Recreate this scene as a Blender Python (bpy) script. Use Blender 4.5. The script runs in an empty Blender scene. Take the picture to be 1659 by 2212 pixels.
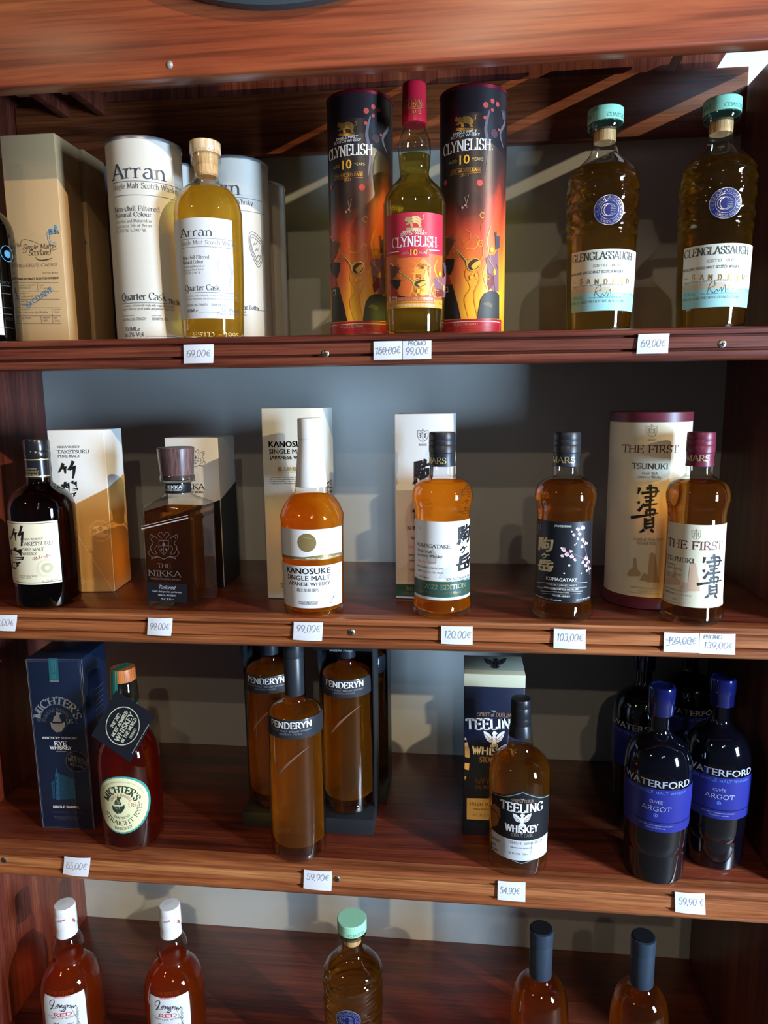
import bpy, bmesh, math, random
import numpy as np
from mathutils import Vector, Matrix
random.seed(7)
R = math.radians
SC = bpy.context.scene
COL = SC.collection
ZO = 1.5                                   # height of the measuring origin above the floor

# ------------------------------------------------------------------ camera
CX, CY, CZ, YAW, PIT, ROL, FPX = 0.0796, -1.0, 0.0826, 0.1089, 0.1561, -0.0103, 1542.4
FW = Vector((-math.sin(YAW)*math.cos(PIT), math.cos(YAW)*math.cos(PIT), -math.sin(PIT)))
_rt = Vector((math.cos(YAW), math.sin(YAW), 0)); _up = _rt.cross(FW)
RT = math.cos(ROL)*_rt + math.sin(ROL)*_up
UP = -math.sin(ROL)*_rt + math.cos(ROL)*_up
CAMP = Vector((CX, CY, CZ))
cd = bpy.data.cameras.new('camera'); cam = bpy.data.objects.new('camera', cd); COL.objects.link(cam)
m = Matrix.Identity(4)
for i, v in enumerate((RT, UP, -FW)):
    for j in range(3): m[j][i] = v[j]
m.translation = CAMP + Vector((0, 0, ZO)); cam.matrix_world = m
cd.sensor_fit = 'HORIZONTAL'; cd.sensor_width = 36; cd.lens = FPX/1659*36; cd.clip_start = 0.02
SC.camera = cam

# ------------------------------------------------------------------ light
SC.view_settings.view_transform = 'Standard'; SC.view_settings.look = 'None'
SC.view_settings.exposure = 0.0; SC.view_settings.gamma = 1.0; SC.view_settings.use_curve_mapping = False
w = bpy.data.worlds.new('world'); SC.world = w; w.use_nodes = True
nt = w.node_tree; bg = nt.nodes['Background']
tc = nt.nodes.new('ShaderNodeTexCoord'); sx = nt.nodes.new('ShaderNodeSeparateXYZ'); nt.links.new(tc.outputs['Generated'], sx.inputs[0])
mr = nt.nodes.new('ShaderNodeMapRange'); mr.inputs[1].default_value = -0.6; mr.inputs[2].default_value = 0.8
nt.links.new(sx.outputs['Z'], mr.inputs[0])
rp = nt.nodes.new('ShaderNodeValToRGB'); nt.links.new(mr.outputs[0], rp.inputs[0])
rp.color_ramp.elements[0].color = (0.30, 0.33, 0.40, 1); rp.color_ramp.elements[1].color = (0.13, 0.14, 0.17, 1)
e = rp.color_ramp.elements.new(0.45); e.color = (0.42, 0.50, 0.66, 1)
nt.links.new(rp.outputs[0], bg.inputs['Color']); bg.inputs['Strength'].default_value = 0.075

def light(name, kind, loc, energy, color, size=0.05, aim=None, sy=None, cone=None):
    l = bpy.data.lights.new(name, kind); l.energy = energy; l.color = color
    o = bpy.data.objects.new(name, l); COL.objects.link(o); o.location = Vector(loc) + Vector((0, 0, ZO))
    if kind == 'AREA':
        l.size = size
        if sy: l.shape = 'RECTANGLE'; l.size_y = sy
    elif kind == 'SUN': l.angle = size
    else: l.shadow_soft_size = size
    if cone: l.spot_size = R(cone); l.spot_blend = .25
    if aim is not None:
        o.rotation_euler = (Vector(aim) - Vector(loc)).to_track_quat('-Z', 'Y').to_euler()
    return o
light('sun', 'SUN', (3, -2, 2), 2.3, (1.0, 0.80, 0.52), R(0.5), (3-1.5, -1, 2-0.62))
light('ceiling_spot', 'SPOT', (0.30, -2.6, 1.18), 30, (1.0, 0.82, 0.58), 0.02, (0.0, 0.0, -0.22), cone=33)
light('ceiling_spot', 'SPOT', (0.75, -3.3, 2.05), 66, (1.0, 0.82, 0.58), 0.02, (0.0, 0.0, -0.32), cone=28)
light('globe_lamp', 'POINT', (-1.7, -1.9, 1.25), 13, (1.0, 0.72, 0.42), 0.10)
light('window_light', 'AREA', (2.1, -1.30, -0.06), 150, (0.47, 0.70, 1.0), 0.36, (-0.3, 0.3, 0.0), 0.80)

# ------------------------------------------------------------------ levels measured from the photograph
D = 0.3764
Z1, Z1B, Z2, Z2B, Z3, Z3B, Z4 = 0.1725, 0.1296, -0.2348, -0.2820, -0.6377, -0.6900, -1.067
XL, XR, ZBEAM, ZRAIL = -0.757, 0.555, 0.500, 0.5255

def ray(px, py): return FW*FPX + RT*(px-829.5) - UP*(py-1106)
def at(px, py, Y):
    d = ray(px, py); return CAMP + d*((Y-CY)/d.y)
def onz(px, py, z):
    d = ray(px, py); return CAMP + d*((z-CZ)/d.z)
def mpp(P): return (Vector(P)-CAMP).dot(FW)/FPX

# ------------------------------------------------------------------ materials
def lin(c): return tuple((x/12.92 if x <= .04045 else ((x+.055)/1.055)**2.4) for x in c)
def hx(s): s = s.lstrip('#'); return lin(tuple(int(s[i:i+2], 16)/255 for i in (0, 2, 4)))+(1,)
_M = {}
def mat(c, rough=.5, metal=0.0, spec=.4, coat=0.0, name=None):
    k = (c, rough, metal, spec, coat)
    if k in _M: return _M[k]
    m = bpy.data.materials.new(name or ('paint_'+c.strip('#'))); m.use_nodes = True
    b = m.node_tree.nodes['Principled BSDF']; b.inputs['Base Color'].default_value = hx(c)
    b.inputs['Roughness'].default_value = rough; b.inputs['Metallic'].default_value = metal
    b.inputs['Specular IOR Level'].default_value = spec; b.inputs['Coat Weight'].default_value = coat
    # faint fibre so flat paper and plastic are not perfectly uniform
    n = m.node_tree.nodes; l = m.node_tree.links
    no = n.new('ShaderNodeTexNoise'); no.inputs['Scale'].default_value = 260; no.inputs['Detail'].default_value = 3
    tcc = n.new('ShaderNodeTexCoord'); l.new(tcc.outputs['Object'], no.inputs['Vector'])
    mx = n.new('ShaderNodeMix'); mx.data_type = 'RGBA'; mx.blend_type = 'MULTIPLY'; mx.inputs[0].default_value = .10
    mx.inputs[6].default_value = hx(c); l.new(no.outputs['Fac'], mx.inputs[7]); l.new(mx.outputs[2], b.inputs['Base Color'])
    _M[k] = m; return m

def wood(name, axis, dark, mid, light_, rough=.35, scale=1.0, coat=.25, knots=False):
    m = bpy.data.materials.new(name); m.use_nodes = True; n = m.node_tree.nodes; l = m.node_tree.links
    b = n['Principled BSDF']; tcc = n.new('ShaderNodeTexCoord'); mp = n.new('ShaderNodeMapping')
    s = [34*scale]*3; s['xyz'.index(axis)] = 1.6*scale
    mp.inputs['Scale'].default_value = s; l.new(tcc.outputs['Object'], mp.inputs[0])
    n1 = n.new('ShaderNodeTexNoise'); n1.inputs['Scale'].default_value = 1.0; n1.inputs['Detail'].default_value = 9; n1.inputs['Roughness'].default_value = .62; n1.inputs['Distortion'].default_value = .6
    l.new(mp.outputs[0], n1.inputs['Vector'])
    mp2 = n.new('ShaderNodeMapping'); s2 = [330*scale]*3; s2['xyz'.index(axis)] = 9*scale; mp2.inputs['Scale'].default_value = s2
    l.new(tcc.outputs['Object'], mp2.inputs[0])
    n2 = n.new('ShaderNodeTexNoise'); n2.inputs['Scale'].default_value = 1.0; n2.inputs['Detail'].default_value = 5
    l.new(mp2.outputs[0], n2.inputs['Vector'])
    r1 = n.new('ShaderNodeValToRGB'); l.new(n1.outputs['Fac'], r1.inputs[0])
    el = r1.color_ramp.elements; el[0].position = .28; el[0].color = hx(dark); el[1].position = .74; el[1].color = hx(light_)
    e = el.new(.5); e.color = hx(mid)
    r2 = n.new('ShaderNodeValToRGB'); l.new(n2.outputs['Fac'], r2.inputs[0])
    r2.color_ramp.elements[0].position = .34; r2.color_ramp.elements[0].color = (.42, .36, .34, 1); r2.color_ramp.elements[1].position = .56; r2.color_ramp.elements[1].color = (1, 1, 1, 1)
    mx = n.new('ShaderNodeMix'); mx.data_type = 'RGBA'; mx.blend_type = 'MULTIPLY'; mx.inputs[0].default_value = .75
    l.new(r1.outputs[0], mx.inputs[6]); l.new(r2.outputs[0], mx.inputs[7]); out = mx.outputs[2]
    if knots:
        mp3 = n.new('ShaderNodeMapping'); s3 = [7.0]*3; s3['xyz'.index(axis)] = 3.1; mp3.inputs['Scale'].default_value = s3; mp3.inputs['Location'].default_value = (.35, 0, .2)
        l.new(tcc.outputs['Object'], mp3.inputs[0])
        v = n.new('ShaderNodeTexVoronoi'); v.inputs['Scale'].default_value = 1.0; l.new(mp3.outputs[0], v.inputs['Vector'])
        r3 = n.new('ShaderNodeValToRGB'); l.new(v.outputs['Distance'], r3.inputs[0])
        r3.color_ramp.elements[0].position = .03; r3.color_ramp.elements[0].color = (.22, .17, .16, 1); r3.color_ramp.elements[1].position = .20; r3.color_ramp.elements[1].color = (1, 1, 1, 1)
        mx2 = n.new('ShaderNodeMix'); mx2.data_type = 'RGBA'; mx2.blend_type = 'MULTIPLY'; mx2.inputs[0].default_value = .8
        l.new(out, mx2.inputs[6]); l.new(r3.outputs[0], mx2.inputs[7]); out = mx2.outputs[2]
    l.new(out, b.inputs['Base Color'])
    b.inputs['Roughness'].default_value = rough; b.inputs['Coat Weight'].default_value = coat; b.inputs['Coat Roughness'].default_value = .25
    bp = n.new('ShaderNodeBump'); bp.inputs['Strength'].default_value = .18; bp.inputs['Distance'].default_value = .0015
    l.new(n2.outputs['Fac'], bp.inputs['Height']); l.new(bp.outputs[0], b.inputs['Normal'])
    return m

def glass(tint='#fcfdfc', edge='#8a908c', refl=.16, name='clear_glass'):
    """wall of a bottle: a thin pane that lets light straight through, reflects at grazing angles and darkens at its rim"""
    m = bpy.data.materials.new(name); m.use_nodes = True; n = m.node_tree.nodes; l = m.node_tree.links; n.clear()
    o = n.new('ShaderNodeOutputMaterial'); lw = n.new('ShaderNodeLayerWeight'); lw.inputs['Blend'].default_value = .5
    cr = n.new('ShaderNodeValToRGB'); l.new(lw.outputs['Facing'], cr.inputs[0])
    cr.color_ramp.elements[0].position = .62; cr.color_ramp.elements[0].color = hx(tint); cr.color_ramp.elements[1].position = .97; cr.color_ramp.elements[1].color = hx(edge)
    t = n.new('ShaderNodeBsdfTransparent'); l.new(cr.outputs[0], t.inputs[0])
    g = n.new('ShaderNodeBsdfGlossy'); g.inputs['Roughness'].default_value = .03; g.inputs['Color'].default_value = (1, 1, 1, 1)
    pw_ = n.new('ShaderNodeMath'); pw_.operation = 'POWER'; pw_.inputs[1].default_value = 4.0; l.new(lw.outputs['Facing'], pw_.inputs[0])
    fr = n.new('ShaderNodeMath'); fr.operation = 'MULTIPLY_ADD'; fr.inputs[1].default_value = .75; fr.inputs[2].default_value = .03+refl*.15; l.new(pw_.outputs[0], fr.inputs[0])
    mx = n.new('ShaderNodeMixShader'); l.new(fr.outputs[0], mx.inputs[0]); l.new(t.outputs[0], mx.inputs[1]); l.new(g.outputs[0], mx.inputs[2])
    l.new(mx.outputs[0], o.inputs[0]); return m

def liquor(c, thru=.38, body=.05, name='whisky'):
    """clear coloured spirit: bends light, lets part straight through, and glows a little in its own colour"""
    m = bpy.data.materials.new(name); m.use_nodes = True; n = m.node_tree.nodes; l = m.node_tree.links; n.clear()
    col = hx(c); half = tuple(x**.46 for x in col[:3])+(1,); deep = tuple(x**1.12 for x in col[:3])+(1,)
    o = n.new('ShaderNodeOutputMaterial')
    rf = n.new('ShaderNodeBsdfRefraction'); rf.inputs['IOR'].default_value = 1.22; rf.inputs['Roughness'].default_value = .0; rf.inputs['Color'].default_value = half
    tr = n.new('ShaderNodeBsdfTransparent'); tr.inputs['Color'].default_value = half
    tl = n.new('ShaderNodeBsdfTranslucent'); tl.inputs['Color'].default_value = deep
    df = n.new('ShaderNodeBsdfDiffuse'); df.inputs['Color'].default_value = deep
    a = n.new('ShaderNodeMixShader'); a.inputs[0].default_value = thru; l.new(rf.outputs[0], a.inputs[1]); l.new(tr.outputs[0], a.inputs[2])
    e = n.new('ShaderNodeMixShader'); e.inputs[0].default_value = .10; l.new(tl.outputs[0], e.inputs[1]); l.new(df.outputs[0], e.inputs[2])
    d = n.new('ShaderNodeMixShader'); d.inputs[0].default_value = min(.6, body*2.3); l.new(a.outputs[0], d.inputs[1]); l.new(e.outputs[0], d.inputs[2])
    l.new(d.outputs[0], o.inputs[0]); return m

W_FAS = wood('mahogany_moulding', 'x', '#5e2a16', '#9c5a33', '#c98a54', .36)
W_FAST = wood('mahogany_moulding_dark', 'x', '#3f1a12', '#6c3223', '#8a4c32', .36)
W_SHELF = wood('mahogany_board', 'x', '#32120d', '#632a19', '#803d23', .30)
W_BEAM = wood('mahogany_beam', 'x', '#6a2a17', '#984628', '#bd6c3c', .34, .5, .25, True)
W_SIDE = wood('mahogany_side', 'z', '#45191a', '#6e3426', '#8a4c36', .40)
W_RAIL = wood('mahogany_rail', 'x', '#3c1a10', '#83431f', '#a65e30', .40)
CLEAR = glass(); GREENISH = glass('#eef2e6', '#6f776a', .16, 'greenish_glass')
BLUEGL = glass('#05060c', '#010104', .18, 'cobalt_glass')

# ------------------------------------------------------------------ objects
def root(name, label, cat, loc, group=None, rz=0):
    o = bpy.data.objects.new(name, None); COL.objects.link(o); o.empty_display_size = .03
    o.location = Vector(loc) + Vector((0, 0, ZO)); o.rotation_euler = (0, 0, rz)
    o['label'] = label; o['category'] = cat
    if group: o['group'] = group
    return o
def tag(o, label, cat, group=None):
    o['label'] = label; o['category'] = cat
    if group: o['group'] = group
    return o
def finish(name, bm, mats, parent=None, loc=None, smooth=True, ang=38):
    if smooth:
        bm.normal_update()
        for f in bm.faces: f.smooth = True
        for e in bm.edges:
            if len(e.link_faces) == 2 and e.calc_face_angle(0) > R(ang): e.smooth = False
    me = bpy.data.meshes.new(name); bm.to_mesh(me); bm.free()
    for mm in (mats if isinstance(mats, (list, tuple)) else [mats]): me.materials.append(mm)
    o = bpy.data.objects.new(name, me); COL.objects.link(o)
    if parent is not None: o.parent = parent
    else: o.location = (0, 0, ZO) if loc is None else Vector(loc)+Vector((0, 0, ZO))
    return o
def dup(r, loc, label=None, rz=0, group=None):
    c = r.copy(); COL.objects.link(c); c.location = Vector(loc)+Vector((0, 0, ZO)); c.rotation_euler = (0, 0, rz)
    if label: c['label'] = label
    if group: c['group'] = group
    for ch in list(r.children):
        k = ch.copy(); COL.objects.link(k); k.parent = c
        for g in list(ch.children):
            q = g.copy(); COL.objects.link(q); q.parent = k
    return c

def box(bm, x0, x1, y0, y1, z0, z1, bev=0.0, seg=2):
    r = bmesh.ops.create_cube(bm, size=1)
    for v in r['verts']:
        v.co = Vector(((x0+x1)/2+v.co.x*(x1-x0), (y0+y1)/2+v.co.y*(y1-y0), (z0+z1)/2+v.co.z*(z1-z0)))
    if bev:
        es = list({e for v in r['verts'] for e in v.link_edges})
        bmesh.ops.bevel(bm, geom=es, offset=bev, segments=seg, affect='EDGES', profile=.5)
def lathe(bm, prof, n=64, cs=None, cap0=True, cap1=True):
    rings = []
    for r, z in prof:
        ring = []
        for i in range(n):
            t = 2*math.pi*i/n; k = cs(t, z) if cs else 1.0
            ring.append(bm.verts.new((r*k*math.sin(t), -r*k*math.cos(t), z)))
        rings.append(ring)
    for a, b in zip(rings, rings[1:]):
        for i in range(n): bm.faces.new((a[i], a[(i+1) % n], b[(i+1) % n], b[i]))
    if cap0: bm.faces.new(rings[0][::-1])
    if cap1: bm.faces.new(rings[-1])
def extrude_x(bm, prof, x0, x1):
    a = [bm.verts.new((x0, y, z)) for y, z in prof]; b = [bm.verts.new((x1, y, z)) for y, z in prof]; n = len(prof)
    for i in range(n): bm.faces.new((a[i], b[i], b[(i+1) % n], a[(i+1) % n]))
    bm.faces.new(a[::-1]); bm.faces.new(b)
    bmesh.ops.recalc_face_normals(bm, faces=bm.faces)
def catmull(pts, k=5):
    out = []
    n = len(pts)
    for i in range(n-1):
        p0, p1, p2, p3 = pts[max(i-1, 0)], pts[i], pts[i+1], pts[min(i+2, n-1)]
        for j in range(k):
            t = j/k
            out.append(tuple(.5*((2*b)+(c-a)*t+(2*a-5*b+4*c-d)*t*t+(3*b-a-3*c+d)*t**3) for a, b, c, d in zip(p0, p1, p2, p3)))
    out.append(tuple(pts[-1])); return out

# ------------------------------------------------------------------ lettering: a nib alphabet of strokes (cap height 1)
def E(cx, cy, rx, ry, a0, a1, n=14):
    return [(cx+rx*math.cos(R(a0+(a1-a0)*i/n)), cy+ry*math.sin(R(a0+(a1-a0)*i/n))) for i in range(n+1)]
G = {
'A': (.74, [[(.03, 0), (.37, 1)], [(.37, 1), (.71, 0)], [(.16, .34), (.58, .34)]], [.03, .71], []),
'B': (.64, [[(.12, 0), (.12, 1)], [(.12, 1), (.3, 1)]+E(.3, .76, .22, .24, 90, -90)+[(.12, .52)], [(.3, .52)]+E(.32, .26, .26, .26, 90, -90)+[(.12, 0)]], [.1], [.1]),
'C': (.72, [E(.4, .5, .35, .5, 42, 318, 24), [(.66, .72), (.66, .98)]], [], []),
'D': (.76, [[(.12, 0), (.12, 1)], [(.12, 1), (.3, 1)]+E(.32, .5, .37, .5, 90, -90, 20)+[(.12, 0)]], [.1], [.1]),
'E': (.62, [[(.12, 0), (.12, 1)], [(.12, 1), (.55, 1)], [(.12, .52), (.44, .52)], [(.12, 0), (.57, 0)], [(.55, 1), (.56, .82)], [(.57, 0), (.6, .2)], [(.44, .42), (.44, .62)]], [.1], [.1]),
'F': (.58, [[(.12, 0), (.12, 1)], [(.12, 1), (.55, 1)], [(.12, .5), (.44, .5)], [(.55, 1), (.56, .8)], [(.44, .4), (.44, .6)]], [.12], [.1]),
'G': (.78, [E(.4, .5, .35, .5, 45, 330, 24), [(.68, .06), (.68, .42)], [(.48, .42), (.78, .42)], [(.66, .72), (.66, .98)]], [], []),
'H': (.78, [[(.12, 0), (.12, 1)], [(.66, 0), (.66, 1)], [(.12, .52), (.66, .52)]], [.12, .66], [.12, .66]),
'I': (.3, [[(.15, 0), (.15, 1)]], [.15], [.15]),
'J': (.42, [[(.26, 1), (.26, .15)]+E(.12, .1, .14, .2, 0, -130, 8)], [], [.26]),
'K': (.72, [[(.12, 0), (.12, 1)], [(.62, 1), (.14, .42)], [(.28, .58), (.66, 0)]], [.12, .66], [.12, .62]),
'L': (.58, [[(.12, 0), (.12, 1)], [(.12, 0), (.54, 0)], [(.54, 0), (.57, .24)]], [.1], [.12]),
'M': (.9, [[(.12, 0), (.14, 1)], [(.14, 1), (.45, .05)], [(.45, .05), (.76, 1)], [(.76, 1), (.79, 0)]], [.12, .79], [.1, .8]),
'N': (.8, [[(.12, 0), (.12, 1)], [(.12, 1), (.68, 0)], [(.68, 0), (.68, 1)]], [.12], [.1, .68]),
'O': (.8, [E(.4, .5, .36, .5, 90, 450, 30)], [], []),
'P': (.6, [[(.12, 0), (.12, 1)], [(.12, 1), (.3, 1)]+E(.3, .74, .25, .26, 90, -90)+[(.12, .48)]], [.12], [.1]),
'Q': (.8, [E(.4, .5, .36, .5, 90, 450, 30), [(.4, .12), (.56, -.1), (.78, -.2)]], [], []),
'R': (.68, [[(.12, 0), (.12, 1)], [(.12, 1), (.3, 1)]+E(.3, .75, .24, .25, 90, -90)+[(.12, .5)], [(.32, .5), (.64, 0)]], [.12, .64], [.1]),
'S': (.56, [E(.28, .74, .2, .26, 30, 255, 16)+E(.28, .25, .23, .26, 80, -150, 16), [(.47, .78), (.47, .98)], [(.06, .02), (.06, .24)]], [], []),
'T': (.66, [[(.33, 0), (.33, 1)], [(.03, 1), (.63, 1)], [(.03, 1), (.02, .8)], [(.63, 1), (.64, .8)]], [.33], []),
'U': (.76, [[(.12, 1), (.12, .32)]+E(.38, .32, .26, .32, 180, 360, 14)+[(.64, 1)]], [], [.12, .64]),
'V': (.72, [[(.03, 1), (.36, 0)], [(.36, 0), (.69, 1)]], [], [.03, .69]),
'W': (1.02, [[(.03, 1), (.29, 0)], [(.29, 0), (.51, .95)], [(.51, .95), (.73, 0)], [(.73, 0), (.99, 1)]], [], [.03, .51, .99]),
'X': (.7, [[(.05, 1), (.65, 0)], [(.05, 0), (.65, 1)]], [.05, .65], [.05, .65]),
'Y': (.68, [[(.03, 1), (.34, .45)], [(.65, 1), (.34, .45)], [(.34, .45), (.34, 0)]], [.34], [.03, .65]),
'Z': (.62, [[(.06, 1), (.56, 1)], [(.56, 1), (.06, 0)], [(.06, 0), (.58, 0)], [(.58, 0), (.58, .18)], [(.06, 1), (.06, .82)]], [], []),
'a': (.54, [[(.1, .56)]+E(.26, .5, .16, .17, 150, 0, 10)+[(.42, .1), (.5, .02)], E(.23, .2, .18, .2, 80, 380, 18)], [], []),
'b': (.58, [[(.12, 0), (.12, 1)], E(.3, .33, .22, .33, 150, -150, 20)], [], [.08]),
'c': (.48, [E(.27, .33, .21, .34, 40, 320, 18)], [], []),
'd': (.58, [[(.45, 1), (.45, 0)], E(.27, .33, .21, .34, 40, 320, 18)], [.48], [.41]),
'e': (.5, [[(.07, .38), (.44, .38)]+E(.26, .34, .19, .33, 8, 320, 20)], [], []),
'f': (.34, [[(.15, 0), (.15, .8)]+E(.28, .8, .13, .19, 180, 50, 8), [(.03, .64), (.31, .64)]], [.15], []),
'g': (.54, [E(.24, .42, .17, .22, 0, 360, 18), [(.36, .6), (.5, .66)], [(.14, .22), (.14, .06), (.4, .02)]+E(.27, -.14, .21, .13, 50, -200, 14)], [], []),
'h': (.6, [[(.12, 0), (.12, 1)], [(.12, .45)]+E(.3, .42, .17, .24, 150, 0, 10)+[(.47, 0)]], [.12, .47], [.08]),
'i': (.26, [[(.13, 0), (.13, .64)], [(.11, .86), (.16, .9)]], [.13], [.09]),
'j': (.26, [[(.15, .64), (.15, -.1), (.05, -.24)], [(.13, .86), (.18, .9)]], [], []),
'k': (.58, [[(.12, 0), (.12, 1)], [(.46, .64), (.13, .27)], [(.24, .38), (.52, 0)]], [.12, .5], [.08]),
'l': (.26, [[(.13, 0), (.13, 1)]], [.13], [.09]),
'm': (.88, [[(.12, 0), (.12, .64)], [(.12, .45)]+E(.28, .42, .15, .24, 150, 0, 10)+[(.43, 0)], [(.43, .45)]+E(.6, .42, .15, .24, 150, 0, 10)+[(.75, 0)]], [.12, .43, .75], [.08]),
'n': (.6, [[(.12, 0), (.12, .64)], [(.12, .45)]+E(.3, .42, .17, .24, 150, 0, 10)+[(.47, 0)]], [.12, .47], [.08]),
'o': (.54, [E(.27, .33, .22, .34, 90, 450, 22)], [], []),
'p': (.58, [[(.12, -.28), (.12, .64)], E(.3, .33, .22, .33, 150, -150, 20)], [], [.08]),
'q': (.58, [[(.45, -.28), (.45, .64)], E(.27, .33, .21, .34, 40, 320, 18)], [], []),
'r': (.44, [[(.12, 0), (.12, .64)], [(.12, .42)]+E(.3, .46, .14, .2, 160, 60, 8), [(.35, .56), (.38, .6)]], [.12], [.08]),
's': (.42, [E(.21, .5, .14, .16, 30, 255, 12)+E(.2, .17, .16, .17, 80, -150, 12)], [], []),
't': (.36, [[(.15, .84), (.15, .1)]+E(.24, .12, .09, .12, 180, 310, 8), [(.02, .64), (.31, .64)]], [], []),
'u': (.6, [[(.12, .64), (.12, .24)]+E(.28, .22, .16, .22, 180, 330, 10), [(.46, .64), (.46, 0)]], [.5], [.08, .42]),
'v': (.52, [[(.03, .64), (.25, 0)], [(.25, 0), (.47, .64)]], [], [.03, .47]),
'w': (.76, [[(.03, .64), (.21, 0)], [(.21, 0), (.38, .62)], [(.38, .62), (.54, 0)], [(.54, 0), (.72, .64)]], [], [.03, .72]),
'x': (.52, [[(.04, .64), (.46, 0)], [(.04, 0), (.46, .64)]], [], []),
'y': (.52, [[(.03, .64), (.26, 0)], [(.48, .64), (.2, -.2), (.05, -.27)]], [], [.03, .48]),
'z': (.46, [[(.05, .64), (.4, .64)], [(.4, .64), (.05, 0)], [(.05, 0), (.42, 0)]], [], []),
'0': (.56, [E(.28, .5, .22, .5, 90, 450, 24)], [], []), '1': (.4, [[(.08, .82), (.24, 1), (.24, 0)]], [.24], []),
'2': (.52, [E(.26, .74, .2, .26, 160, -20, 12)+[(.06, 0)], [(.06, 0), (.5, 0)]], [], []),
'3': (.52, [E(.24, .76, .19, .24, 150, -80, 12), E(.24, .27, .22, .27, 85, -150, 14)], [], []),
'4': (.56, [[(.4, 0), (.4, 1)], [(.4, 1), (.04, .3)], [(.04, .3), (.54, .3)]], [], []),
'5': (.52, [[(.46, 1), (.12, 1)], [(.12, 1), (.09, .55)]+E(.24, .3, .22, .31, 120, -150, 16)], [], []),
'6': (.54, [[(.42, .98)]+E(.32, .4, .26, .58, 110, 180, 8), E(.28, .3, .22, .3, 90, 450, 20)], [], []),
'7': (.5, [[(.05, 1), (.47, 1)], [(.47, 1), (.16, 0)]], [], []),
'8': (.54, [E(.27, .76, .19, .24, 90, 450, 18), E(.27, .26, .23, .27, 90, 450, 20)], [], []),
'9': (.54, [E(.26, .68, .21, .3, 90, 450, 20), [(.47, .66), (.44, .3), (.2, 0)]], [], []),
'.': (.2, [[(.08, .0), (.12, .1)]], [], []), ',': (.2, [[(.12, .08), (.05, -.15)]], [], []), "'": (.2, [[(.12, 1), (.07, .78)]], [], []),
'-': (.36, [[(.06, .38), (.3, .38)]], [], []), '_': (.9, [[(.05, 0), (.85, 0)]], [], []), '*': (.26, [[(.08, .48), (.17, .54)]], [], []),
'%': (.8, [E(.18, .76, .12, .2, 90, 450, 12), E(.62, .22, .12, .2, 90, 450, 12), [(.62, 1), (.18, 0)]], [], []),
'€': (.62, [E(.38, .5, .24, .42, 50, 310, 16), [(.02, .6), (.5, .6)], [(.0, .42), (.46, .42)]], [], []),
'/': (.4, [[(.03, -.1), (.37, 1)]], [], []), '&': (.7, [[(.6, 0), (.16, .7)]+E(.28, .82, .13, .16, 180, -20, 8)+E(.26, .25, .22, .27, 90, 320, 12)], [], []), '"': (.3, [[(.08, 1), (.08, .8)], [(.22, 1), (.22, .8)]], [], []),
'É': (.62, [[(.12, 0), (.12, 1)], [(.12, 1), (.55, 1)], [(.12, .52), (.44, .52)], [(.12, 0), (.57, 0)], [(.25, 1.1), (.42, 1.25)]], [], []),
}
STY = {  # thick, thin, serif length, slant, serif, tracking
'serif': (.15, .045, .17, 0, True, .03), 'bold': (.21, .07, .13, 0, True, .06), 'fine': (.10, .035, .14, 0, True, .05), 'italic': (.11, .04, 0, .28, False, .0),
'pen': (.055, .045, 0, .12, False, .02), 'caps': (.13, .10, 0, 0, False, .10), 'black': (.24, .10, .19, .0, True, .05), 'hand': (.07, .03, 0, .45, False, -.05)}
def strokes_of(text, sty):
    """-> list of (points, widths), total width; cap-height units"""
    T, t, sl, slant, ser, trk = STY[sty]; out = []; x = 0
    for ch in text:
        if ch == ' ': x += .34+trk; continue
        g = G.get(ch) or G.get(ch.upper()) or G['-']
        for p in g[1]:
            pts = [(x+a+slant*b, b) for a, b in p]; ws = []
            for i in range(len(pts)):
                a = pts[max(i-1, 0)]; b = pts[min(i+1, len(pts)-1)]
                ph = math.atan2(b[1]-a[1], b[0]-a[0]); ws.append(t+(T-t)*abs(math.sin(ph-R(18)))**1.6)
            out.append((pts, ws))
        if ser:
            for lst, yy in ((g[2], .5*t), (g[3], (1 if ch.isupper() or ch in 'bdhklf' else .64)-.5*t)):
                for s in lst: out.append(([(x+s-sl*.85, yy), (x+s+sl*.85, yy)], [t*1.1, t*1.1]))
        x += g[0]+trk
    return out, max(x-trk, .1)
_GC = {}
def font_mesh(text, bold=0.0, slant=0.0):
    k = (text, bold, slant)
    if k not in _GC:
        c = bpy.data.curves.new('t', 'FONT'); c.body = text; c.offset = bold; c.shear = slant; c.resolution_u = 2
        o = bpy.data.objects.new('t', c); COL.objects.link(o); dg = bpy.context.evaluated_depsgraph_get()
        me = bpy.data.meshes.new_from_object(o.evaluated_get(dg))
        vs = np.array([tuple(v.co)[:2] for v in me.vertices]); fs = [tuple(p.vertices) for p in me.polygons]
        bpy.data.objects.remove(o); bpy.data.curves.remove(c); bpy.data.meshes.remove(me)
        vs[:, 0] -= vs[:, 0].min(); _GC[k] = (vs, fs)
    return _GC[k]

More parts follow.
